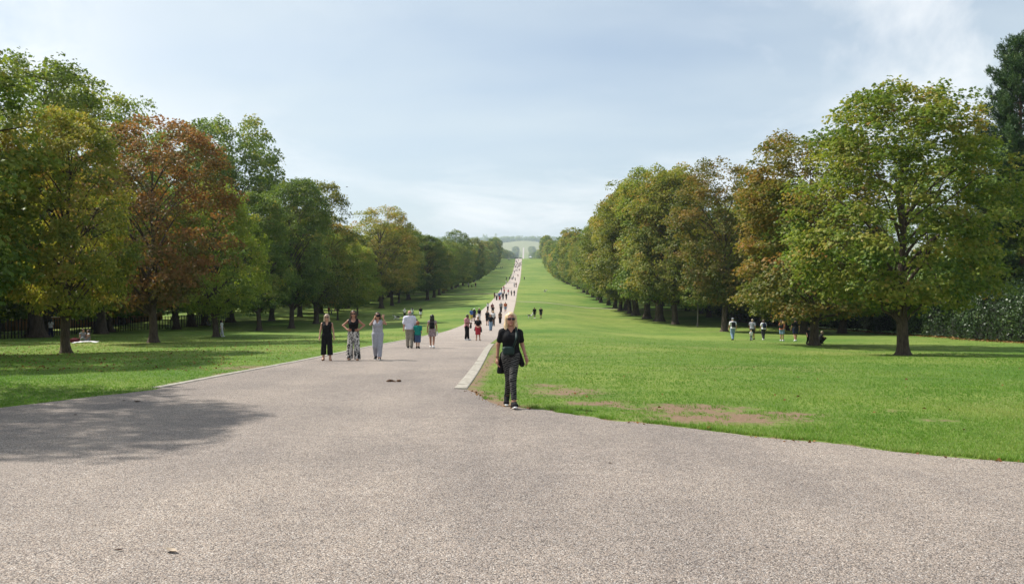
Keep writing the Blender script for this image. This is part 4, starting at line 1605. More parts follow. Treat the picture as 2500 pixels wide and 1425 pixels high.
def walk(sex, fwd='R', step=0.22, arms=0.16, **ov):
    """mid-stride: the fwd leg in front, heel down, the other trailing on its toes"""
    bk = 'L' if fwd == 'R' else 'R'
    q = {'L': 1, 'R': -1}
    d = {}
    d['kn' + fwd] = (q[fwd] * .085, -step * .62, .515)
    d['an' + fwd] = (q[fwd] * .075, -step * 1.0, .095)
    d['ft' + fwd] = (q[fwd] * .02, -.17, -.03)
    d['kn' + bk] = (q[bk] * .085, -step * .02, .49)
    d['an' + bk] = (q[bk] * .075, step * 1.15, .135)
    d['ft' + bk] = (q[bk] * .015, -.15, -.105)
    w = 0.165 if sex == 'f' else 0.19
    for s, f in ((fwd, 1), (bk, -1)):
        d['el' + s] = (q[s] * (w + .055), f * arms * .55 + .02, 1.12)
        d['wr' + s] = (q[s] * (w + .075), f * arms * .9 - .07, .89)
    d.update(ov)
    return joints(sex, **d)


def torso(V, J, e, k=0.05):
    f = J['sex'] == 'f'
    V.rc(J['pel'], J['waist'], (.158 if f else .15) + e, (.122 if f else .14) + e, k, .66)
    V.rc(J['waist'], J['chest'], (.122 if f else .14) + e, (.142 if f else .165) + e, k, .68)
    V.rc(J['chest'], J['neck'] - V3(0, 0, .03), (.138 if f else .16) + e, .075 + e, k, .66)
    sr = .046 if f else .055
    V.rc(J['shL'] - V3(.012, 0, .02), J['shR'] - V3(-.012, 0, .02), sr + e, sr + e, k)
    for q in 'LR':
        V.rc(J['neck'] - V3(0, -.005, .01), J['sh' + q] - V3(0, 0, .008), .042 + e, sr - .006 + e, k)
    if f:
        for s in (-1, 1):
            V.el(J['chest'] + V3(s * .066, -.078, -.005), (.062 + e, .055 + e, .066 + e), .05)
    for s in (-1, 1):
        V.el(J['pel'] + V3(s * .07, .052, -.03), (.088 + e, .082 + e, .10 + e), .06)


def arm_(V, J, s, e=0.0, upto=1.0, k=0.03, r=None):
    r = r or ((.041, .034, .024) if J['sex'] == 'f' else (.049, .039, .027))
    sh, el, wr = J['sh' + s], J['el' + s], J['wr' + s]
    if upto >= 1:
        V.rc(sh, el, r[0] + e, r[1] + e, k)
        V.rc(el, wr, r[1] + e, r[2] + e, 0.02)
    else:
        V.rc(sh, sh + (el - sh) * upto, r[0] + e, r[0] * .6 + r[1] * .4 + e, k)


def leg_(V, J, s, e=0.0, r=(.092, .058, .04), k=0.04):
    V.rc(J['hip' + s], J['kn' + s], r[0] + e, r[1] + e, k)
    V.rc(J['kn' + s], J['an' + s], r[1] + e, r[2] + e, 0.025)


def hand_(V, J, s, fingers=True, curl=0.35, spread=1.0):
    wr, el = J['wr' + s], J['el' + s]
    d = J['hd' + s] if J['hd' + s] is not None else (wr - el)
    d = d / np.linalg.norm(d)
    q = 1 if s == 'L' else -1
    side = np.cross(d, V3(q, 0.0, 0.0))
    if np.linalg.norm(side) < .2:
        side = V3(0, -1, 0)
    side /= np.linalg.norm(side)
    if side[1] > 0:
        side = -side
    if J.get('palm') == s:
        side = V3(1, 0, 0) * -q
        side = side - d * (side @ d)
        side /= np.linalg.norm(side)
    inw = np.cross(side, d)
    if inw[0] * q > 0:
        inw = -inw
    V.rc(wr, wr + d * .075, .026, .034, .015)
    V.rc(wr + d * .05 - side * .018, wr + d * .05 + side * .018, .02, .02, .015)
    if not fingers:
        V.rc(wr + d * .07, wr + d * .15 + inw * .02, .033, .018, .02)
        V.rc(wr + d * .03 + side * .02, wr + d * .08 + side * .05, .015, .012, .01)
        return
    for i, (o, l) in enumerate(((.028, .068), (.010, .078), (-.009, .072), (-.027, .055))):
        b = wr + d * .085 + side * o
        m = b + (d + side * o * 6 * spread) * l * .55 + inw * l * curl * .25
        V.rc(b, m, .0108, .0098, .004)
        V.rc(m, m + d * l * .42 + inw * l * curl + side * o * spread * .6, .0098, .0085, .003)
    b = wr + d * .03 + side * .024
    m = b + side * .034 + d * .034
    V.rc(b, m, .014, .012, .008)
    V.rc(m, m + d * .03 + side * .008, .012, .010, .004)


def head_(V, J, hs=1.0, face=True):
    h = J['head']
    V.rc(J['neck'] - V3(0, 0, .02), h - V3(0, -.012, .075 * hs), .055, .048, .03)
    V.el(h + V3(0, .012, .018) * hs, V3(.076, .095, .098) * hs, .02)
    V.el(h + V3(0, -.025, -.052) * hs, V3(.056, .064, .066) * hs, .04)
    if face:
        V.rc(h + V3(0, -.085, .012) * hs, h + V3(0, -.108, -.028) * hs, .009 * hs, .014 * hs, .012)
        V.el(h + V3(0, -.086, -.060) * hs, V3(.024, .012, .010) * hs, .012)
        V.el(h + V3(0, -.078, -.098) * hs, V3(.022, .018, .016) * hs, .02)
        for s in (-1, 1):
            V.el(h + V3(s * .032, -.088, .008) * hs, V3(.016, .012, .010) * hs, .004, 's')
            V.el(h + V3(s * .077, .008, -.01) * hs, V3(.010, .02, .03) * hs, .01)


def foot_(V, J, s, e=0.0):
    a, f = J['an' + s], J['ft' + s]
    hl = a + V3(0, .035, -.045)
    to = a + f + V3(0, .02, .012)
    V.rc(a, hl, .038 + e, .034 + e, .02)
    V.rc(hl, to, .034 + e, .026 + e, .03)
    V.rc(a, a + f * .5 + V3(0, 0, -.005), .036 + e, .032 + e, .03)
    V.rc(to - V3(.018, 0, 0), to + V3(.022, -.01, 0), .024 + e, .022 + e, .02)


class Fig:
    """one person: an Empty at the feet with body, hair, clothes"""

    def __init__(s, J, vox, head=1.0):
        s.J, s.vox, s.hs = J, vox, head
        pts = [v for k, v in J.items() if isinstance(v, np.ndarray)]
        P = np.array([p for k, p in J.items() if isinstance(p, np.ndarray) and k[:2] not in ('ft', 'hd')])
        s.lo = P.min(0) - V3(.25, .30, .12)
        s.hi = P.max(0) + V3(.25, .28, .22)
        s.lo[2] = min(s.lo[2], -.03)
        s.parts = []

    def vol(s):
        return Vol(s.lo, s.hi, s.vox)

    def add(s, name, V, mat):
        me = V.mesh(name, mat)
        if me:
            s.parts.append((name, me))

    def body(s, mat, fingers=None, face=None, feet=True, curl=.35):
        V, J = s.vol(), s.J
        fine = s.vox < .0115
        torso(V, J, 0)
        head_(V, J, s.hs, fine if face is None else face)
        for q in 'LR':
            arm_(V, J, q)
            leg_(V, J, q)
            V.rc(J['kn' + q] * .7 + J['an' + q] * .3 + V3(0, .018, 0), J['kn' + q] * .45 + J['an' + q] * .55 + V3(0, .01, 0), .05, .04, .03)
            hand_(V, J, q, fine if fingers is None else fingers, curl)
            if feet:
                foot_(V, J, q)
        s.add('body', V, mat)

    def hair(s, mat, style='short'):
        V, h, k = s.vol(), s.J['head'], s.hs
        V.el(h + V3(0, .022, .032) * k, V3(.089, .103, .100) * k, 0)
        cut = Vol(s.lo, s.hi, s.vox)
        V.bx(h + V3(0, -.12, -.045) * k, V3(.064, .085, .135) * k, .045, 0, 0, 's')
        V.clip((0, 0, -1), -(h[2] - .075 * k))
        n = s.J['neck']
        if style == 'long':
            for q in (-1, 1):
                V.rc(h + V3(q * .07, .02, .04) * k, h + V3(q * .085, .01, -.12) * k, .036, .036, .03)
                V.rc(h + V3(q * .085, .01, -.12) * k, h + V3(q * .092, -.035, -.245) * k, .036, .022, .03)
                V.rc(h + V3(q * .08, .03, -.1) * k, h + V3(q * .10, -.01, -.22) * k, .034, .015, .03)
            V.rc(h + V3(0, .06, 0) * k, h + V3(0, .085, -.25) * k, .075, .06, .04)
        elif style == 'verylong':
            for q in (-1, 1):
                V.rc(h + V3(q * .065, .03, .04) * k, h + V3(q * .08, .045, -.15) * k, .04, .04, .03)
                V.rc(h + V3(q * .05, .09, -.1) * k, h + V3(q * .055, .10, -.38) * k, .055, .03, .04)
            V.rc(h + V3(0, .06, 0) * k, h + V3(0, .105, -.36) * k, .08, .055, .04)
        elif style == 'bob':
            for q in (-1, 1):
                V.rc(h + V3(q * .07, .01, .04) * k, h + V3(q * .082, .005, -.12) * k, .036, .034, .03)
                V.rc(h + V3(q * .08, .005, -.12) * k, h + V3(q * .085, -.012, -.185) * k, .033, .02, .03)
            V.rc(h + V3(0, .06, 0) * k, h + V3(0, .075, -.17) * k, .075, .055, .04)
        s.add('hair', V, mat)

    def cap(s, mat, brim=True):
        V, h, k = s.vol(), s.J['head'], s.hs
        V.el(h + V3(0, .012, .045) * k, V3(.096, .112, .095) * k, 0)
        V.clip((0, 0, -1), -(h[2] + .03 * k))
        if brim:
            V.el(h + V3(0, -.11, .035) * k, V3(.07, .075, .014) * k, .01)
        s.add('cap', V, mat)

    def sunhat(s, mat):
        V, h, k = s.vol(), s.J['head'], s.hs
        V.el(h + V3(0, .01, .06) * k, V3(.094, .11, .095) * k, 0)
        V.clip((0, 0, -1), -(h[2] + .045 * k))
        V.el(h + V3(0, 0, .05) * k, V3(.165, .175, .022) * k, .015)
        s.add('hat', V, mat)

    def shades(s):
        h, k = s.J['head'], s.hs
        mb_ = MB()
        for q in (-1, 1):
            c = h + V3(q * .034, -.100, .008) * k
            vs = []
            for yy in (0, .008):
                for i in range(12):
                    a = 6.283 * i / 12
                    sx, sz = math.cos(a), math.sin(a)
                    vs.append((c[0] + k * .032 * np.sign(sx) * abs(sx) ** .7, c[1] + yy + .004 * abs(sx), c[2] + k * .022 * np.sign(sz) * abs(sz) ** .7))
            fs = [tuple(range(11, -1, -1)), tuple(range(12, 24))] + [(i, (i + 1) % 12, 12 + (i + 1) % 12, 12 + i) for i in range(12)]
            mb_.add(vs, fs)
            mb_.tube([tuple(h + V3(q * .064, -.096, .014) * k), tuple(h + V3(q * .082, -.05, .014) * k), tuple(h + V3(q * .084, .01, .008) * k)], .005 * k, 6)
        mb_.tube([tuple(h + V3(-.012, -.103, .014) * k), tuple(h + V3(0, -.106, .018) * k), tuple(h + V3(.012, -.103, .014) * k)], .005 * k, 6)
        s.parts.append(('sunglasses', mb_.mesh('sunglasses', M_LENS)))

    def lips(s):
        h, k = s.J['head'], s.hs
        mb_ = MB()
        mb_.tube([tuple(h + V3(x, -.098 + abs(x) * .35, -.060 - abs(x) * .08) * k) for x in (-.024, -.012, 0, .012, .024)], [.003, .0075, .0085, .0075, .003], 8)
        s.parts.append(('lips', mb_.mesh('lips', M_LIPS)))

    def top(s, mat, sleeve=.5, hem=.93, e=.016, vneck=0, straps=False, loose=0.0, long=False, neck=1.475):
        V, J = s.vol(), s.J
        torso(V, J, e + loose * .5)
        if loose:
            V.rc(J['chest'], J['pel'] + V3(0, .01, -.02), .15 + loose, .165 + loose, .05, .72)
        if long:
            for q in 'LR':
                arm_(V, J, q, e + .006)
        elif sleeve > 0:
            for q in 'LR':
                arm_(V, J, q, e + .004 + loose * .4, sleeve)
        V.clip((0, 0, -1), -hem)
        V.clip((0, 0, 1), neck)
        n = J['neck']
        V.el(n + V3(0, -.03, .03), (.075, .09, .07), 0, 's')
        if vneck:
            V.rc(n + V3(0, -.10, .0), n + V3(0, -.13, -vneck), .062, .004, 0, 1, 's')
        if straps:
            V.el(n + V3(0, -.10, -.02), (.085, .10, .11), 0, 's')
            V.el(n + V3(0, .10, .0), (.085, .08, .09), 0, 's')
        if sleeve <= 0 and not long:
            for q, sg in (('L', 1), ('R', -1)):
                sh = J['sh' + q]
                V.rc(sh + V3(sg * .055, 0, .06), sh + V3(sg * .055, 0, -.10), .062, .05, 0, 1.6, 's')
        s.add('top', V, mat)

    def trousers(s, mat, r=(.098, .068, .055), hem=.11, e=.012, top=1.03, flare=None, name='trousers'):
        V, J = s.vol(), s.J
        torso(V, J, e, .04)
        V.clip((0, 0, 1), top)
        for q in 'LR':
            leg_(V, J, q, e, r)
            if flare:
                V.rc(J['kn' + q], J['an' + q] + V3(0, 0, .0), r[1] + e, flare, .02)
        X = V.ax
        V.clip((0, 0, -1), -hem)
        s.add(name, V, mat)

    def skirt(s, mat, hem=.5, rt=.16, rb=.22, top=1.04, name='skirt'):
        V, J = s.vol(), s.J
        torso(V, J, .012, .04)
        c = (J['knL'] + J['knR']) / 2
        c = V3(c[0], c[1], hem)
        V.rc(J['pel'] + V3(0, .005, .02), c, rt + .012, rb, .03, .72)
        V.clip((0, 0, 1), top)
        V.clip((0, 0, -1), -hem)
        s.add(name, V, mat)

    def shoes(s, mat, sole=None, e=.010, cut=.105):
        for q in 'LR':
            V, J = s.vol(), s.J
            foot_(V, J, q, e)
            a = J['an' + q]
            V.clip((0, 0, 1), a[2] + cut - .085)
            if sole:
                W = s.vol()
                hl, to = a + V3(0, .045, -.078), a + J['ft' + q] + V3(0, -.01, -.018)
                W.rc(hl, to, .036, .034, 0)
                mid = (hl + to) / 2
                d = to - hl
                nrm = np.cross(V3(1, 0, 0), d)
                nrm /= np.linalg.norm(nrm)
                if nrm[2] < 0:
                    nrm = -nrm
                W.clip(tuple(nrm), float(nrm @ hl) + .014)
                W.clip(tuple(-nrm), float(-nrm @ hl) + .016)
                s.add('shoe_sole', W, sole)
            s.add('shoe', V, mat)

    def backpack(s, mat, dy=.16, z=1.2, size=(.14, .08, .19)):
        V, J = s.vol(), s.J
        V.bx((0, J['chest'][1] + dy, z), size, .05)
        V.bx((0, J['chest'][1] + dy + size[1] * .9, z - .06), (size[0] * .75, .035, size[2] * .5), .03, .01)
        for q, sg in (('L', 1), ('R', -1)):
            sh = J['sh' + q] + V3(-sg * .065, 0, 0)
            V.rc(sh + V3(0, .09, .02), sh + V3(0, 0, .058), .017, .017, .01)
            V.rc(sh + V3(0, 0, .058), sh + V3(0, -.095, -.03), .017, .017, .01)
            V.rc(sh + V3(0, -.095, -.03), J['waist'] + V3(sg * .14, -.02, .06), .016, .015, .01)
            V.rc(J['waist'] + V3(sg * .14, -.02, .06), (sg * size[0] * .8, J['chest'][1] + dy, z - size[2] * .8), .015, .015, .01)
        s.add('backpack', V, mat)

    def place(s, loc, rz, height, label, group=None, base=1.70):
        root = empty('person', loc, rz, height / base)
        cnt = {}
        held = []
        for nm, me in s.parts:
            o_ = obj(nm, me, root)
            if nm == 'shoe_sole':
                held.append(o_)
            if nm == 'bag_strap':
                o_.parent = bag
            if nm == 'crossbody_bag':
                bag = o_
            if nm == 'shoe' and held:
                held.pop().parent = o_
        tag(root, label, 'person', group)
        return root


def spot(px, py, ytop, H):
    """stand a person of real height H so that the feet are at the pixel; slide along the view ray to keep the height seen"""
    p = at(px, py)
    seen = (py - ytop) / depth_px(p)
    return p, float(np.clip(seen * 1.0, H * .86, H * 1.12))


# --- the woman in black walking in front
J = walk('f', 'L', .20, .05, wrR=(-.238, .05, .885), elR=(-.222, .075, 1.12), elL=(.212, .035, 1.12), wrL=(.262, -.11, .915), shL=(.158, .012, 1.343), shR=(-.158, -.008, 1.357), pel=(.012, 0, .95),
         hipL=(.078, 0, .92), hipR=(-.078, 0, .92), knL=(.022, -.17, .53), anL=(.035, -.27, .11), ftL=(.01, -.16, -.02), knR=(-.03, .04, .50), anR=(-.045, .29, .165), ftR=(-.02, -.12, -.125))
J['head'] = V3(0, -.02, 1.588)
F_ = Fig(J, .0072)
F_.body(SKIN_T, curl=.55)
F_.hair(HAIR['blonde'], 'long')
F_.shades()
F_.lips()
F_.top(CL['black'], .62, .90, .013, .10)
F_.trousers(CL['zebra'], (.088, .055, .040), .18, .009, 1.0, None, 'leggings')
F_.shoes(CL['black'], M_SOLE, .011, .125)
V = F_.vol()
V.bx((-.055, -.155, 1.035), (.105, .045, .075), .04, 0, .12)
F_.add('crossbody_bag', V, M_GREENBAG)
mb = MB()
mb.tube([(.03, -.165, 1.09), (.07, -.168, 1.2), (.085, -.172, 1.27), (.092, -.125, 1.36), (.088, -.03, 1.452), (.075, .06, 1.42), (0, .125, 1.25), (-.11, .09, 1.1), (-.15, -.08, 1.06)],
        [.020, .023, .024, .024, .022, .018, .016, .016, .016], 8)
F_.parts.append(('bag_strap', mb.mesh('bag_strap', M_GREENBAG)))
V = F_.vol()          # jacket tied round the hips
V.rc((0, .01, .98), (0, .02, .90), .170, .174, .02, .72)
V.clip((0, 0, 1), .985)
V.clip((0, -1, 0), .06)
V.rc((-.13, .07, .94), (-.17, .10, .64), .06, .075, .03, .6)
V.rc((-.05, .12, .94), (-.10, .14, .60), .09, .10, .03, .5)
V.rc((.16, -.03, .95), (.20, -.03, .78), .035, .05, .03)
V.clip((0, 0, -1), -.60)
F_.add('tied_jacket', V, CL['black'])
for w_ in ((J['wrR'], .033), (J['wrL'], .031)):
    mb = MB()
    c = w_[0] + (J['elR'] - J['wrR'] if w_[0][0] < 0 else J['elL'] - J['wrL']) * .10
    mb.tube([tuple(c + V3(w_[1] * math.cos(a), w_[1] * math.sin(a), .004 * math.sin(2 * a))) for a in np.linspace(0, 6.283, 15)], .006, 6)
    F_.parts.append(('bracelet', mb.mesh('bracelet', CL['brown'])))
p, h = spot(1247, 994, 762, 1.66)
F_.place(p, R(6), 1.66 * .995, 'blonde woman in black with sunglasses walking on the gravel in front')

# --- three women walking towards the viewer
J = joints('f', elL=(.225, .03, 1.12), wrL=(.255, -.03, .88), elR=(-.225, .03, 1.12), wrR=(-.255, -.02, .88), anR=(-.125, .05, .09), anL=(.125, -.11, .09), knL=(.11, -.08, .5), knR=(-.11, 0, .5))
F_ = Fig(J, .0105)
F_.body(SKIN)
F_.hair(HAIR['greyblonde'], 'bob')
F_.shades()
F_.top(CL['black'], 0, .93, .018, .24)
F_.trousers(CL['black'], (.100, .080, .08), .22, .012, 1.1, .108)
F_.shoes(M_LEATH, None, .006, .06)
p, h = spot(798, 880, 767, 1.66)
F_.place(p, R(12), h, 'grey-blonde woman in a sleeveless black jumpsuit and sunglasses, leftmost of three women')

J = joints('f', elL=(.36, .06, 1.19), wrL=(.20, -.10, 1.06), hdL=(-.8, -.5, -.25), elR=(-.36, .06, 1.19), wrR=(-.20, -.10, 1.06), hdR=(.8, -.5, -.25), anL=(.135, -.12, .09), anR=(-.135, .05, .09), knL=(.115, -.07, .5), knR=(-.115, 0, .5))
F_ = Fig(J, .0105)
F_.body(SKIN_T)
F_.hair(HAIR['brown'], 'long')
F_.shades()
F_.top(CL['black'], 0, .96, .016, 0, True)
F_.trousers(CL['bwprint'], (.102, .085, .085), .05, .012, 1.04, .118)
F_.shoes(M_LEATH, None, .006, .06)
F_.backpack(CL['maroon'], .15, 1.2, (.12, .06, .16))
p, h = spot(863, 879, 758, 1.70)
F_.place(p, R(8), h, 'woman with hands on hips in black vest and black and white print trousers')

J = walk('f', 'L', .13, .05, elR=(-.25, -.15, 1.28), wrR=(-.10, -.19, 1.49), hdR=(.35, -.1, .9), elL=(.30, -.12, 1.30), wrL=(.215, -.24, 1.50), hdL=(.05, -.15, 1.0))
J['palm'] = 'L'
F_ = Fig(J, .0105)
F_.body(SKIN, curl=.05)
F_.hair(HAIR['brown'], 'long')
F_.top(CL['ash'], 0, 1.0, .02, .20, False, .012)
F_.trousers(CL['ash'], (.115, .085, .06), .12, .016, 1.09)
F_.shoes(CL['black'], M_SOLE, .010, .09)
F_.backpack(CL['black'], .15, 1.2, (.12, .06, .16))
V = F_.vol()
V.bx((.035, -.185, 1.60), (.075, .03, .045), .012)
V.rc((.035, -.19, 1.60), (.035, -.26, 1.605), .035, .033, .005)
F_.add('camera', V, CL['black'])
p, h = spot(922, 878, 763, 1.66)
F_.place(p, R(6), h, 'woman in a pale grey jumpsuit holding a camera to her eye, one hand raised')

# --- group walking away
J = walk('m', 'L', .12, .05)
F_ = Fig(J, .0105)
F_.body(SKIN_P)
V = F_.vol()
V.el(J['head'] + V3(0, .03, -.02), (.083, .088, .085), 0)
V.el(J['head'] + V3(0, .0, .04), (.11, .12, .075), 0, 's')
V.bx(J['head'] + V3(0, -.12, -.03), (.12, .12, .2), .03, 0, 0, 's')
F_.add('hair', V, HAIR['grey'])
F_.top(CL['lilac'], .85, .86, .02, 0, False, .045)
F_.trousers(CL['khaki'], (.11, .085, .075), .085, .014, 1.0)
F_.shoes(CL['charcoal'], M_SOLE, .010, .095)
p, h = spot(1000, 850, 758, 1.80)
F_.place(p, R(186), h, 'big man in loose white shirt and khaki trousers seen from behind')

J = walk('m', 'R', .10, .05)
F_ = Fig(J, .013, 1.08)
F_.body(SKIN)
F_.hair(HAIR['black'], 'short')
F_.top(CL['black'], .6, .9, .02, 0, False, .02, True)
F_.trousers(CL['black'], (.10, .075, .062), .085, .014, 1.0)
F_.shoes(CL['black'], None, .010, .095)
p, h = spot(1009, 836.5, 769, 1.62)
F_.place(p, R(182), h, 'youth dressed all in black walking between the white-shirted man and the boy')

J = walk('m', 'L', .08, .03, elL=(.21, -.02, 1.12), wrL=(.20, -.16, 1.03), elR=(-.21, -.02, 1.12), wrR=(-.20, -.14, 1.03))
F_ = Fig(J, .0125, 1.28)
F_.body(SKIN)
F_.hair(HAIR['ginger'], 'short')
F_.top(CL['teal'], .65, .86, .02, 0, False, .02)
F_.trousers(CL['denim'], (.11, .09, .08), .40, .016, 1.0, None, 'shorts')
F_.shoes(CL['black'], None, .012, .12)
p, h = spot(1020, 850.5, 785, 1.25)
F_.place(p, R(178), h, 'ginger-haired boy in teal t-shirt and denim shorts')

J = walk('f', 'L', .17, .06)
F_ = Fig(J, .0105)
F_.body(SKIN_T)
F_.hair(HAIR['black'], 'verylong')
F_.top(CL['floral'], .12, .9, .016)
F_.skirt(CL['floral'], .60, .17, .205)
F_.shoes(M_SOLE, M_SOLE, .010, .11)
F_.backpack(CL['black'], .175, 1.17, (.12, .07, .17))
p, h = spot(1055, 849.5, 768, 1.64)
F_.place(p, R(184), h, 'woman with long black hair, small black rucksack and short floral dress')
V = Vol((-.1, -.1, -.02), (.1, .1, .3), .009)
V.rc((0, 0, .03), (0, 0, .14), .033, .033, .005)
V.rc((0, 0, .15), (0, 0, .20), .022, .012, .01)
o = obj('water_bottle', V.mesh('water_bottle', plain('clear_plastic', (.75, .78, .8), .2, .05)))
q = at(1055, 849.5)
o.location = (q.x + .245, q.y - .02, q.z + .62)
tag(o, 'pale plastic water bottle in the hand of the woman with the rucksack', 'bottle')

# --- couple standing on the drive
J = joints('m', head=(0, -.06, 1.565), elR=(-.22, -.02, 1.14), wrR=(-.10, -.24, 1.12), elL=(.22, -.02, 1.14), wrL=(.12, -.24, 1.12), anR=(-.08, .06, .09), anL=(.08, -.06, .09))
F_ = Fig(J, .0125)
F_.body(SKIN_D)
F_.hair(HAIR['black'], 'short')
F_.top(CL['pink'], .75, .88, .018, 0, False, .014)
F_.trousers(CL['black'], (.10, .07, .058), .10, .014, 1.0)
F_.shoes(M_SOLE, M_SOLE, .012, .10)
V = F_.vol()
V.rc((.17, -.20, 1.08), (.19, -.17, .86), .06, .10, .03, .6)
V.clip((0, 0, -1), -.78)
F_.add('folded_jacket', V, CL['black'])
V = F_.vol()
V.bx((0, -.33, 1.14), (.035, .006, .07), .005)
F_.add('phone', V, M_LENS)
p, h = spot(1140, 830.5, 767, 1.76)
F_.place(p, R(62), h, 'man in pink shirt and black trousers bent over his phone on the drive')

J = joints('f', elL=(.23, .0, 1.14), wrL=(.05, -.19, .98), hdL=(-.9, -.1, -.4), elR=(-.23, .0, 1.14), wrR=(-.05, -.19, .98), hdR=(.9, -.1, -.4), anL=(.13, -.03, .09), anR=(-.11, .02, .09))
F_ = Fig(J, .0125)
F_.body(SKIN)
F_.hair(HAIR['greyblonde'], 'short')
F_.top(CL['black'], .6, .9, .018)
F_.skirt(CL['red'], .42, .165, .19)
V = F_.vol()
V.rc((.19, .03, .92), (.21, .05, .66), .06, .085, .03, .8)
V.rc((-.19, .03, .92), (-.21, .05, .72), .05, .06, .03, .8)
F_.add('tied_jacket', V, CL['charcoal'])
F_.shades()
F_.shoes(M_LEATH, None, .008, .07)
p, h = spot(1167, 831, 772, 1.66)
F_.place(p, R(4), h, 'woman in black t-shirt and long red skirt with hands clasped, facing the viewer')

# ------------------------------------------------------------------ walkers further off: a set of figures, re-dressed


def make_kind(kind, vox, J=None):
    sex = 'f' if kind.startswith('w') else 'm'
    hs = 1.35 if kind == 'toddler' else (1.22 if kind == 'child' else 1.0)
    if J is None:
        J = walk(sex, 'L' if len(kind) % 2 else 'R', .16, .10)
    F = Fig(J, vox, hs)
    e = .4 * vox
    F.body(SKIN, False, False, True)
    F.hair(HAIR['brown'], {'w_trousers': 'long', 'w_shorts': 'verylong', 'w_dress': 'long'}.get(kind, 'short'))
    F.top(CL['black'], .6, .9, .014 + e, 0, False, .012)
    if kind.endswith('shorts'):
        F.trousers(CL['black'], (.105, .085, .07), .55, .012 + e, 1.0, None, 'shorts')
    elif kind.endswith('dress'):
        F.skirt(CL['black'], .5, .165, .21)
    else:
        F.trousers(CL['black'], (.10, .075, .065), .10, .012 + e, 1.0)
    F.shoes(CL['black'], None, .008 + e, .10)
    return F.parts


KINDS = {}
_mid = {}


def walker(kind, px, py, ytop, rz, label, top='black', low='black', hair='brown', skin=None, shoe='black', group=None, vox=.018, H=None, extra=None, loc=None, pose=None):
    p = at(px, py) if loc is None else Vector(loc)
    if H is None:
        H = {'child': 1.25, 'toddler': .95}.get(kind, 1.66 if kind[0] == 'w' else 1.76)
        if loc is None:
            H = float(np.clip((py - ytop) / depth_px(p), H * .84, H * 1.12))
    key = (kind, vox, pose)
    if key not in KINDS:
        KINDS[key] = make_kind(kind, vox, POSES[pose](('f' if kind[0] == 'w' else 'm')) if pose else None)
    root = empty('person', p, rz, H / 1.70)
    for nm, me in KINDS[key]:
        o_ = obj(nm, me, root)
        m_ = {'body': skin or SKIN, 'hair': HAIR.get(hair) or CL.get(hair), 'top': CL[top], 'shoe': CL[shoe]}.get(nm, CL[low])
        o_.material_slots[0].link = 'OBJECT'
        o_.material_slots[0].material = m_
    if extra:
        for ex in extra:
            nm, kd, col_ = ex
            k2 = ('x', kd, vox)
            if k2 not in _mid:
                F = Fig(walk('m', 'L', .16, .10), vox)
                if kd == 'backpack':
                    F.backpack(CL['black'], .16, 1.2)
                elif kd == 'cap':
                    F.cap(CL['black'])
                elif kd == 'sunhat':
                    F.sunhat(CL['white'])
                elif kd == 'shoulderbag':
                    V_ = F.vol()
                    V_.bx((.22, .02, .95), (.06, .12, .12), .03)
                    V_.rc((.2, .02, 1.05), (.12, 0, 1.43), .012, .012, .005)
                    F.add('bag', V_, CL['black'])
                elif kd == 'shirt_in_hand':
                    V_ = F.vol()
                    V_.rc((-.29, -.02, .9), (-.32, 0, .62), .05, .08, .03)
                    F.add('bag', V_, CL['white'])
                _mid[k2] = F.parts[0][1]
            o_ = obj(nm, _mid[k2], root)
            o_.material_slots[0].link = 'OBJECT'
            o_.material_slots[0].material = CL[col_]
    tag(root, label, 'person', group)
    return root


def pose_sit(sex):
    return joints(sex, pel=(0, 0, .14), waist=(0, .02, .28), chest=(0, .0, .46), neck=(0, -.01, .62), head=(0, -.04, .775),
                  shL=(.17, 0, .58), shR=(-.17, 0, .58), elL=(.24, -.06, .34), wrL=(.16, -.25, .24), elR=(-.24, -.06, .34), wrR=(-.16, -.25, .24),
                  hipL=(.09, -.02, .12), hipR=(-.09, -.02, .12), knL=(.22, -.36, .30), knR=(-.22, -.36, .30), anL=(.06, -.52, .06), anR=(-.06, -.52, .06))


def pose_crouch(sex):
    return joints(sex, pel=(0, .05, .30), waist=(0, .0, .43), chest=(0, -.08, .60), neck=(0, -.13, .75), head=(0, -.18, .90),
                  shL=(.18, -.10, .71), shR=(-.18, -.10, .71), elL=(.22, -.25, .52), wrL=(.12, -.42, .46), elR=(-.22, -.25, .52), wrR=(-.12, -.42, .46),
                  hipL=(.09, .03, .28), hipR=(-.09, .03, .28), knL=(.14, -.34, .46), knR=(-.14, -.34, .46), anL=(.11, -.06, .09), anR=(-.11, -.06, .09))


def pose_stand(sex):
    return joints(sex)


def pose_lift(sex):
    w = .165 if sex == 'f' else .19
    return joints(sex, elL=(w + .08, -.10, 1.2), wrL=(.10, -.14, 1.45), hdL=(-.4, .2, .9), elR=(-w - .06, .02, 1.12), wrR=(-w - .05, -.10, .92))


POSES = dict(sit=pose_sit, crouch=pose_crouch, stand=pose_stand, lift=pose_lift)

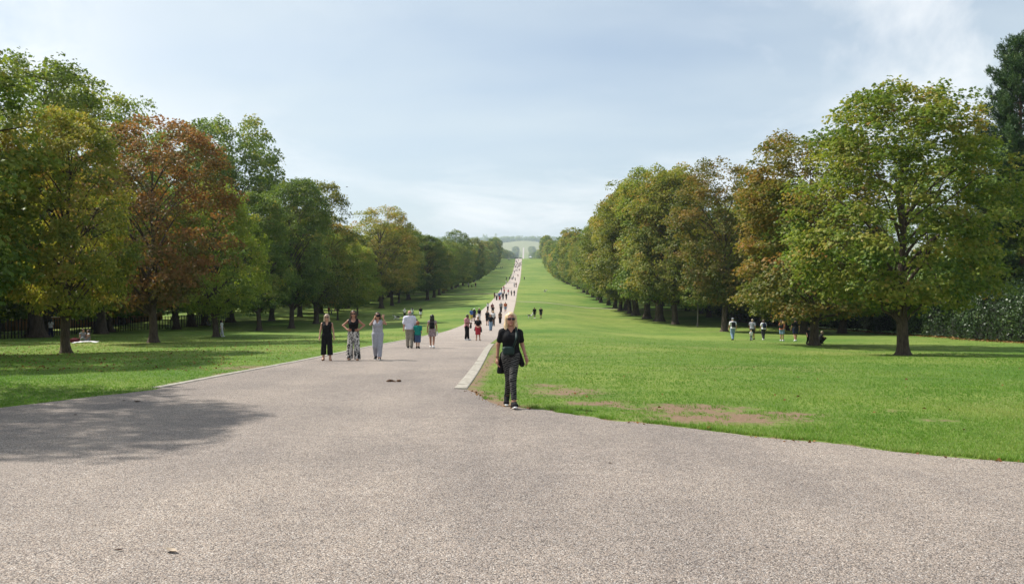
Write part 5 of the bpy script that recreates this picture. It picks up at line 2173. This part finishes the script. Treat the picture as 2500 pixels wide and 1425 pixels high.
# right lawn
W = walker
W('m_trousers', 1789, 830, 773.5, R(188), 'man in white t-shirt, grey cap and black rucksack walking on the right lawn', 'white', 'lightdenim', 'grey', extra=[('backpack', 'backpack', 'black'), ('cap', 'cap', 'grey')])
W('m_shorts', 1837, 829, 779, R(150), 'grey-shirted man in dark shorts behind the toddler on the right lawn', 'grey', 'charcoal', 'greyblonde', SKIN_T)
W('toddler', 1834, 831, 801, R(182), 'toddler in white top walking in front of the grey-shirted man', 'white', 'grey', 'blonde', H=.88)
W('w_trousers', 1864, 829.5, 780, R(190), 'woman in white top and dark jeans with a small dark rucksack on the right lawn', 'white', 'charcoal', 'brown', shoe='white', extra=[('backpack', 'backpack', 'navy')])
W('w_shorts', 1909, 832, 777, R(140), 'woman in coral top and denim shorts holding a phone to her ear', 'coral', 'lightdenim', 'brown', SKIN_T, shoe='white', extra=[('backpack', 'backpack', 'black')], pose='lift')
W('m_shorts', 1942, 833, 776, R(176), 'man in black t-shirt and navy shorts with arms out, near the orange-tinged tree', 'black', 'navy', 'black', SKIN_T, shoe='white')
pt = at(1988, 843)
W('child', 1974, 841, 799, R(20), 'child in dark t-shirt half hidden left of the orange-tinged tree trunk', 'charcoal', 'black', 'black')
W('m_trousers', 2002, 839, 815, R(90), 'person in maroon crouching against the orange-tinged tree trunk', 'maroon', 'black', 'greyblonde', pose='crouch', H=1.65)
# couple with dog on the far right lawn
W('m_shorts', 1305, 777, 750, R(4), 'man in black with white cloth in hand beside the dog on the right lawn', 'black', 'black', 'black', SKIN_D, shoe='white', extra=[('bag', 'shirt_in_hand', 'white')])
W('m_shorts', 1320.5, 777, 750, R(-4), 'man in black t-shirt and shorts, right of the pair with the dog', 'black', 'charcoal', 'black', SKIN_T, shoe='charcoal')
W('m_trousers', 1280, 683, 675, 0, 'lone dark walker on the grass right of the drive near the crest', 'black', 'black', 'black', vox=.03)
# left lawn
W('m_shorts', 988, 776, 753, R(20), 'man in white top and white cap beside the lying dog on the left lawn', 'white', 'black', 'black', SKIN_D, extra=[('cap', 'cap', 'white')])
W('w_shorts', 1006.5, 774, 751, R(170), 'person in white top, middle of the three playing on the left lawn', 'white', 'lightdenim', 'black', SKIN_D)
W('m_shorts', 1027, 776, 749, R(10), 'footballer in black top and white shorts with black socks on the left lawn', 'black', 'white', 'black', SKIN_D, shoe='black')
W('w_trousers', 803, 768, 748, R(40), 'person in red top and navy trousers far behind the woman with hands on hips', 'red', 'navy', 'brown')
W('child', 809, 768, 755, R(200), 'small child beside the person in red on the left lawn', 'white', 'navy', 'black')
W('w_trousers', 541, 822, 788, R(100), 'person dressed in white leaning on the trunk of the yellow-green tree', 'white', 'pale', 'black', shoe='white')
W('w_trousers', 506, 795, 782, R(60), 'person in pale top sitting on the grass behind the yellow-green tree', 'pale', 'grey', 'brown', pose='sit', H=1.65)
W('w_trousers', 124, 823, 779, R(185), 'person in white top and dark trousers standing by the fence behind the nearest tree', 'white', 'navy', 'black')
W('m_trousers', 202, 834, 813, R(60), 'person in pale blue shirt sitting on the white picnic blanket', 'skyblue', 'grey', 'brown', pose='sit', H=1.7)
W('w_shorts', 217, 834, 814, R(-60), 'person in pink top sitting on the white picnic blanket', 'rose', 'white', 'brown', pose='sit', H=1.62)
W('m_trousers', 1144, 702, 690, R(180), 'person in grey top standing in the shade on the left lawn', 'grey', 'black', 'black', vox=.03)
W('m_trousers', 1151, 701, 695, R(90), 'person in black sitting on the shaded left lawn between two standing people', 'black', 'black', 'black', pose='sit', H=1.7, vox=.03)
W('w_dress', 1161, 702, 689, R(0), 'tall slim person in black standing on the shaded left lawn', 'black', 'black', 'black', vox=.03)
# on the drive, middle distance
W('w_trousers', 1198, 807.5, 767, R(6), 'woman in black top and light blue jeans walking towards the viewer', 'black', 'lightdenim', 'brown', shoe='charcoal')
W('w_trousers', 1204, 796, 757, R(-6), 'woman in pale grey top, half hidden behind the woman in blue jeans', 'pale', 'charcoal', 'blonde', extra=[('bag', 'shoulderbag', 'charcoal')])
W('w_dress', 1190, 794, 757, R(8), 'woman in black dress left of the woman in blue jeans', 'black', 'black', 'brown', SKIN)
W('w_trousers', 1221, 790.6, 760, R(182), 'woman in dusty pink top and black trousers seen from behind', 'brown', 'black', 'black', shoe='white')
W('m_shorts', 1151.5, 784, 754, R(186), 'person in blue top and yellow shorts at the left edge of the drive', 'blue', 'yellow', 'black', SKIN_T)
W('w_dress', 1158, 784, 753, R(176), 'woman in dark dress and white sun hat at the edge of the drive', 'navy', 'charcoal', 'brown', extra=[('hat', 'sunhat', 'white')])
W('w_trousers', 1170, 783, 752, R(0), 'woman with long dark hair, white hat and pale jeans at the edge of the drive', 'black', 'pale', 'black', extra=[('hat', 'sunhat', 'beige')])
W('w_trousers', 1191, 758, 738.5, R(185), 'woman in white top and black trousers walking away on the drive', 'white', 'black', 'black', vox=.024)
W('m_trousers', 1202, 763, 740, R(4), 'man in dark red t-shirt behind the photographer on the drive', 'maroon', 'black', 'black', SKIN_D, vox=.024)
W('m_trousers', 1203.5, 770, 746, R(2), 'photographer in black with raised arm in the middle of the drive', 'black', 'charcoal', 'black', pose='lift', vox=.024)
W('m_trousers', 1223, 763, 737, R(0), 'man in grey t-shirt and dark trousers coming down the drive', 'grey', 'charcoal', 'grey', vox=.024)
W('m_shorts', 1234, 763, 737, R(3), 'man in rust-orange shirt and pale shorts coming down the drive', 'orange', 'lightdenim', 'brown', SKIN_T, shoe='white', vox=.024)
FAR = [(1207.6, 729, 713, 'w_dress', 'brown', 'brown', 'in brown at the left end of the group with the pushchair'), (1212.6, 733, 713, 'm_trousers', 'white', 'black', 'in white shirt and black trousers left of the pushchair'),
       (1219, 732, 713, 'm_trousers', 'blue', 'navy', 'in blue shirt pushing the red pushchair'), (1223.5, 726, 711, 'm_trousers', 'skyblue', 'white', 'in pale blue shirt behind the pushchair'),
       (1228, 732, 714, 'w_trousers', 'black', 'black', 'in black right of the red pushchair'), (1236, 732, 715, 'm_trousers', 'charcoal', 'black', 'in dark grey, right end of the group with the pushchair'),
       (1231, 717, 705, 'm_trousers', 'red', 'charcoal', 'in red shirt behind the group with the pushchair'), (1230, 708, 697, 'w_dress', 'red', 'maroon', 'in red dress farther up the left side of the drive'),
       (1224.5, 712, 700, 'm_trousers', 'green', 'black', 'in dark green at the left edge of the drive'), (1241, 720, 706, 'w_trousers', 'rose', 'pale', 'in pink top and pale trousers on the drive'),
       (1248.5, 722, 708, 'w_trousers', 'grey', 'charcoal', 'in grey beside the one in navy on the drive'), (1255.5, 722, 708, 'm_trousers', 'navy', 'navy', 'in navy at the right side of the drive'),
       (1255.5, 701, 690, 'w_trousers', 'pale', 'grey', 'in pale grey walking beside the one in maroon'), (1260, 701, 689, 'm_trousers', 'maroon', 'maroon', 'in maroon at the right side of the drive'),
       (1236, 694, 684, 'w_trousers', 'white', 'pale', 'in white at the left edge of the drive')]
for k, (px, py, yt, kd, tp, lw, lab) in enumerate(FAR):
    W(kd, px, py, yt, R(180 if k % 3 == 0 else 4 * k), 'distant walker ' + lab, tp, lw, ['black', 'brown', 'black', 'grey'][k % 4], vox=.03)
TINY = [(1236.4, 683), (1243.8, 682), (1247.4, 677), (1250.5, 684), (1253, 680), (1258, 685), (1264.6, 676), (1255.8, 667), (1260, 662), (1264.2, 662), (1268, 661.5), (1256.2, 650),
        (1258.5, 653.5), (1263, 655), (1261.7, 650), (1265.5, 649), (1268.8, 651), (1271.8, 649), (1260.8, 640.5), (1272.4, 642), (1271.4, 645), (1264.2, 645), (1268, 645.5), (1266, 638), (1257.5, 640),
        (1269, 648), (1262, 643), (1266.5, 653)]
tc_ = ['black', 'charcoal', 'navy', 'grey', 'black', 'pale', 'maroon', 'black', 'blue', 'white']
for k, (px, py) in enumerate(TINY):
    W(['m_trousers', 'w_trousers', 'm_shorts', 'w_dress'][k % 4], px, py, 0, R(180 if k % 2 else 0), 'tiny dark walker among the many on the drive below the crest', tc_[k % 10], tc_[(k * 3 + 1) % 5], 'black',
      vox=.03, H=1.72, group='tiny walkers below the crest')
for k, x in enumerate((-9.6, -8.6, -7.9, -7.0, -6.2, -5.5, -4.6, -3.8, -3.0, -2.2)):
    y = 738 + (k * 37 % 11)
    W(['m_trousers', 'w_trousers', 'm_shorts'][k % 3], 0, 0, 0, R(180 * (k % 2)), 'tiny figure standing in the row of people on the crest', tc_[k % 10], 'black', 'black', vox=.03, H=1.72,
      loc=(x, y, float(gz(x, y))), group='people on the crest')
for k, (px, py) in enumerate(((1222.5, 655), (1226.3, 655), (1240.5, 635), (1242.5, 635), (1245, 635))):
    W(['m_trousers', 'w_trousers'][k % 2], px, py, 0, 0, ['dark figure, left of a far pair on the left lawn', 'dark figure, right of a far pair on the left lawn', 'pale far figure near the crest, leftmost of three on the left lawn',
      'pale far figure near the crest on the left lawn, middle of three', 'pale far figure near the crest on the left lawn, rightmost of three'][k], ['black', 'black', 'white', 'pale', 'white'][k], 'black', 'black', vox=.03, H=1.7)

# ------------------------------------------------------------------ dogs, blanket, pushchair, tent
M_DOGB = plain('black_fur', (.012, .011, .011), .7, .3, 30.)
M_DOGW = plain('white_fur', (.66, .64, .60), .8, .15, 30.)


def dog(px, py, rz, label, sc=1.0, lying=False):
    p = at(px, py)
    root = empty('dog', p, rz, sc)
    dz = -.17 if lying else 0.0

    def limbs(V, e=0.0):
        for s in (-1, 1):
            if lying:
                V.rc((s * .08, -.2, .13), (s * .09, -.42, .04), .045, .03, .02)
                V.rc((s * .09, .2, .12), (s * .13, .1, .05), .06, .035, .02)
                V.rc((s * .13, .1, .05), (s * .12, -.04, .035), .035, .025, .02)
            else:
                V.rc((s * .075, -.2, .36), (s * .075, -.19, .2), .05, .03, .02)
                V.rc((s * .075, -.19, .2), (s * .075, -.2, .03), .028, .024, .01)
                V.rc((s * .08, .2, .36), (s * .085, .13, .24), .065, .04, .02)
                V.rc((s * .085, .13, .24), (s * .085, .25, .15), .036, .026, .01)
                V.rc((s * .085, .25, .15), (s * .085, .22, .03), .026, .024, .01)
    V = Vol((-.25, -.75, -.02), (.25, .75, .8), .016)
    V.rc((0, -.2, .42 + dz), (0, .02, .44 + dz), .125, .115, .04)
    V.rc((0, .02, .44 + dz), (0, .24, .43 + dz), .115, .095, .04)
    V.rc((0, -.22, .47 + dz), (0, -.36, .62 + dz), .085, .06, .04)
    V.el((0, -.42, .66 + dz), (.068, .085, .068), .03)
    V.rc((0, -.46, .65 + dz), (0, -.58, .625 + dz), .042, .028, .02)
    for s in (-1, 1):
        V.rc((s * .05, -.39, .71 + dz), (s * .085, -.36, .64 + dz), .026, .016, .01)
    V.rc((0, .3, .47 + dz), (0, .52, .56 + dz), .026, .014, .02)
    limbs(V)
    obj('body', V.mesh('body', M_DOGW), root)
    W2 = Vol((-.25, -.75, -.02), (.25, .75, .8), .016)
    W2.rc((0, -.02, .46 + dz), (0, .26, .45 + dz), .132, .108, .04)
    W2.clip((0, 0, -1), -(.40 + dz))
    W2.el((0, -.42, .675 + dz), (.076, .08, .066), .01)
    W2.clip((0, 0, -1), -(.36 + dz))
    obj('black_patch', W2.mesh('black_patch', M_DOGB), root)
    tag(root, label, 'dog')


dog(1294, 777.5, R(80), 'small black and white dog walking beside the pair in black', 1.0)
dog(969, 779, R(-70), 'black and white dog lying on the left lawn by the man in the white cap', 1.25, True)
dog(1331, 714, R(70), 'distant black and white dog on the right lawn below the lone walker', 1.3)

p = at(209, 837)
M_BLK = plain('white_blanket', (.62, .62, .64), .9, .12, 6.0)
n = 14
V, F = [], []
for i in range(n + 1):
    for j in range(n + 1):
        u, v = (i / n - .5) * 1.5, (j / n - .5) * 0.9
        V.append((u, v, .035 + .05 * float(fbm(i * .45 + 3, j * .45, 7, 2)) + .04 * (abs(u) < .5)))
for i in range(n):
    for j in range(n):
        a = i * (n + 1) + j
        F.append((a, a + n + 1, a + n + 2, a + 1))
mb = MB()
mb.add(V, F)
o = mb.build('picnic_blanket', M_BLK)
o.location = p
o.rotation_euler = (0, 0, .3)
tag(o, 'rumpled white picnic blanket under the seated pair at left', 'blanket')
p = at(183, 836)
V = Vol((-.4, -.3, -.02), (.4, .3, .5), .02)
V.bx((0, 0, .14), (.28, .16, .14), .06)
V.rc((-.12, 0, .27), (0, 0, .36), .02, .02, .01)
V.rc((.12, 0, .27), (0, 0, .36), .02, .02, .01)
o = obj('picnic_bag', V.mesh('picnic_bag', CL['maroon']))
o.location = p
tag(o, 'dark red bag on the grass left of the picnic blanket', 'bag')

p = at(1220.5, 734)
root = empty('pushchair', p, 0.0)
V = Vol((-.4, -.5, -.02), (.4, .6, 1.2), .025)
V.rc((0, -.12, .50), (0, .12, .45), .18, .18, .03)
V.rc((0, .12, .45), (0, .22, .86), .18, .17, .04)
V.el((0, .08, .62), (.14, .2, .2), 0, 's')
obj('seat', V.mesh('seat', CL['red']), root)
V = Vol((-.4, -.5, -.02), (.4, .6, 1.2), .025)
V.el((0, .12, .86), (.21, .24, .17), 0)
V.clip((0, 0, -1), -.84)
obj('hood', V.mesh('hood', CL['red']), root)
mb = MB()
for s in (-1, 1):
    mb.tube([(s * .22, -.30, .12), (s * .22, .05, .5), (s * .22, .42, 1.02)], .016, 6)
    mb.tube([(s * .22, .32, .14), (s * .22, .05, .5)], .016, 6)
mb.tube([(-.22, .42, 1.02), (.22, .42, 1.02)], .018, 6)
mb.build('frame', M_IRON, root)
for s in (-1, 1):
    for y_ in (-.30, .32):
        mb = MB()
        mb.tube([(s * .22 + .02 * math.cos(0), y_ + .1 * math.cos(a), .125 + .1 * math.sin(a)) for a in np.linspace(0, 6.283, 13)], .022, 6, False)
        mb.build('wheel', M_IRON, root)
tag(root, 'red pushchair with black frame in the group on the drive', 'pushchair')

x, y = 5.2, 741.0
root = empty('gazebo_tent', (x, y, float(gz(x, y))))
mb = MB()
for sx in (-1, 1):
    for sy in (-1, 1):
        mb.tube([(sx * 1.4, sy * 1.4, 0), (sx * 1.4, sy * 1.4, 1.75)], .04, 6)
mb.build('frame', M_IRON, root)
mb = MB()
mb.add([(-1.5, -1.5, 1.7), (1.5, -1.5, 1.7), (1.5, 1.5, 1.7), (-1.5, 1.5, 1.7), (0, 0, 2.5), (-1.5, -1.5, 1.5), (1.5, -1.5, 1.5), (1.5, 1.5, 1.5), (-1.5, 1.5, 1.5)],
       [(0, 1, 4), (1, 2, 4), (2, 3, 4), (3, 0, 4), (0, 5, 6, 1), (1, 6, 7, 2), (2, 7, 8, 3), (3, 8, 5, 0)])
mb.build('canopy', CL['white'], root, False)
tag(root, 'small white canopy on the crest right of the drive', 'canopy')
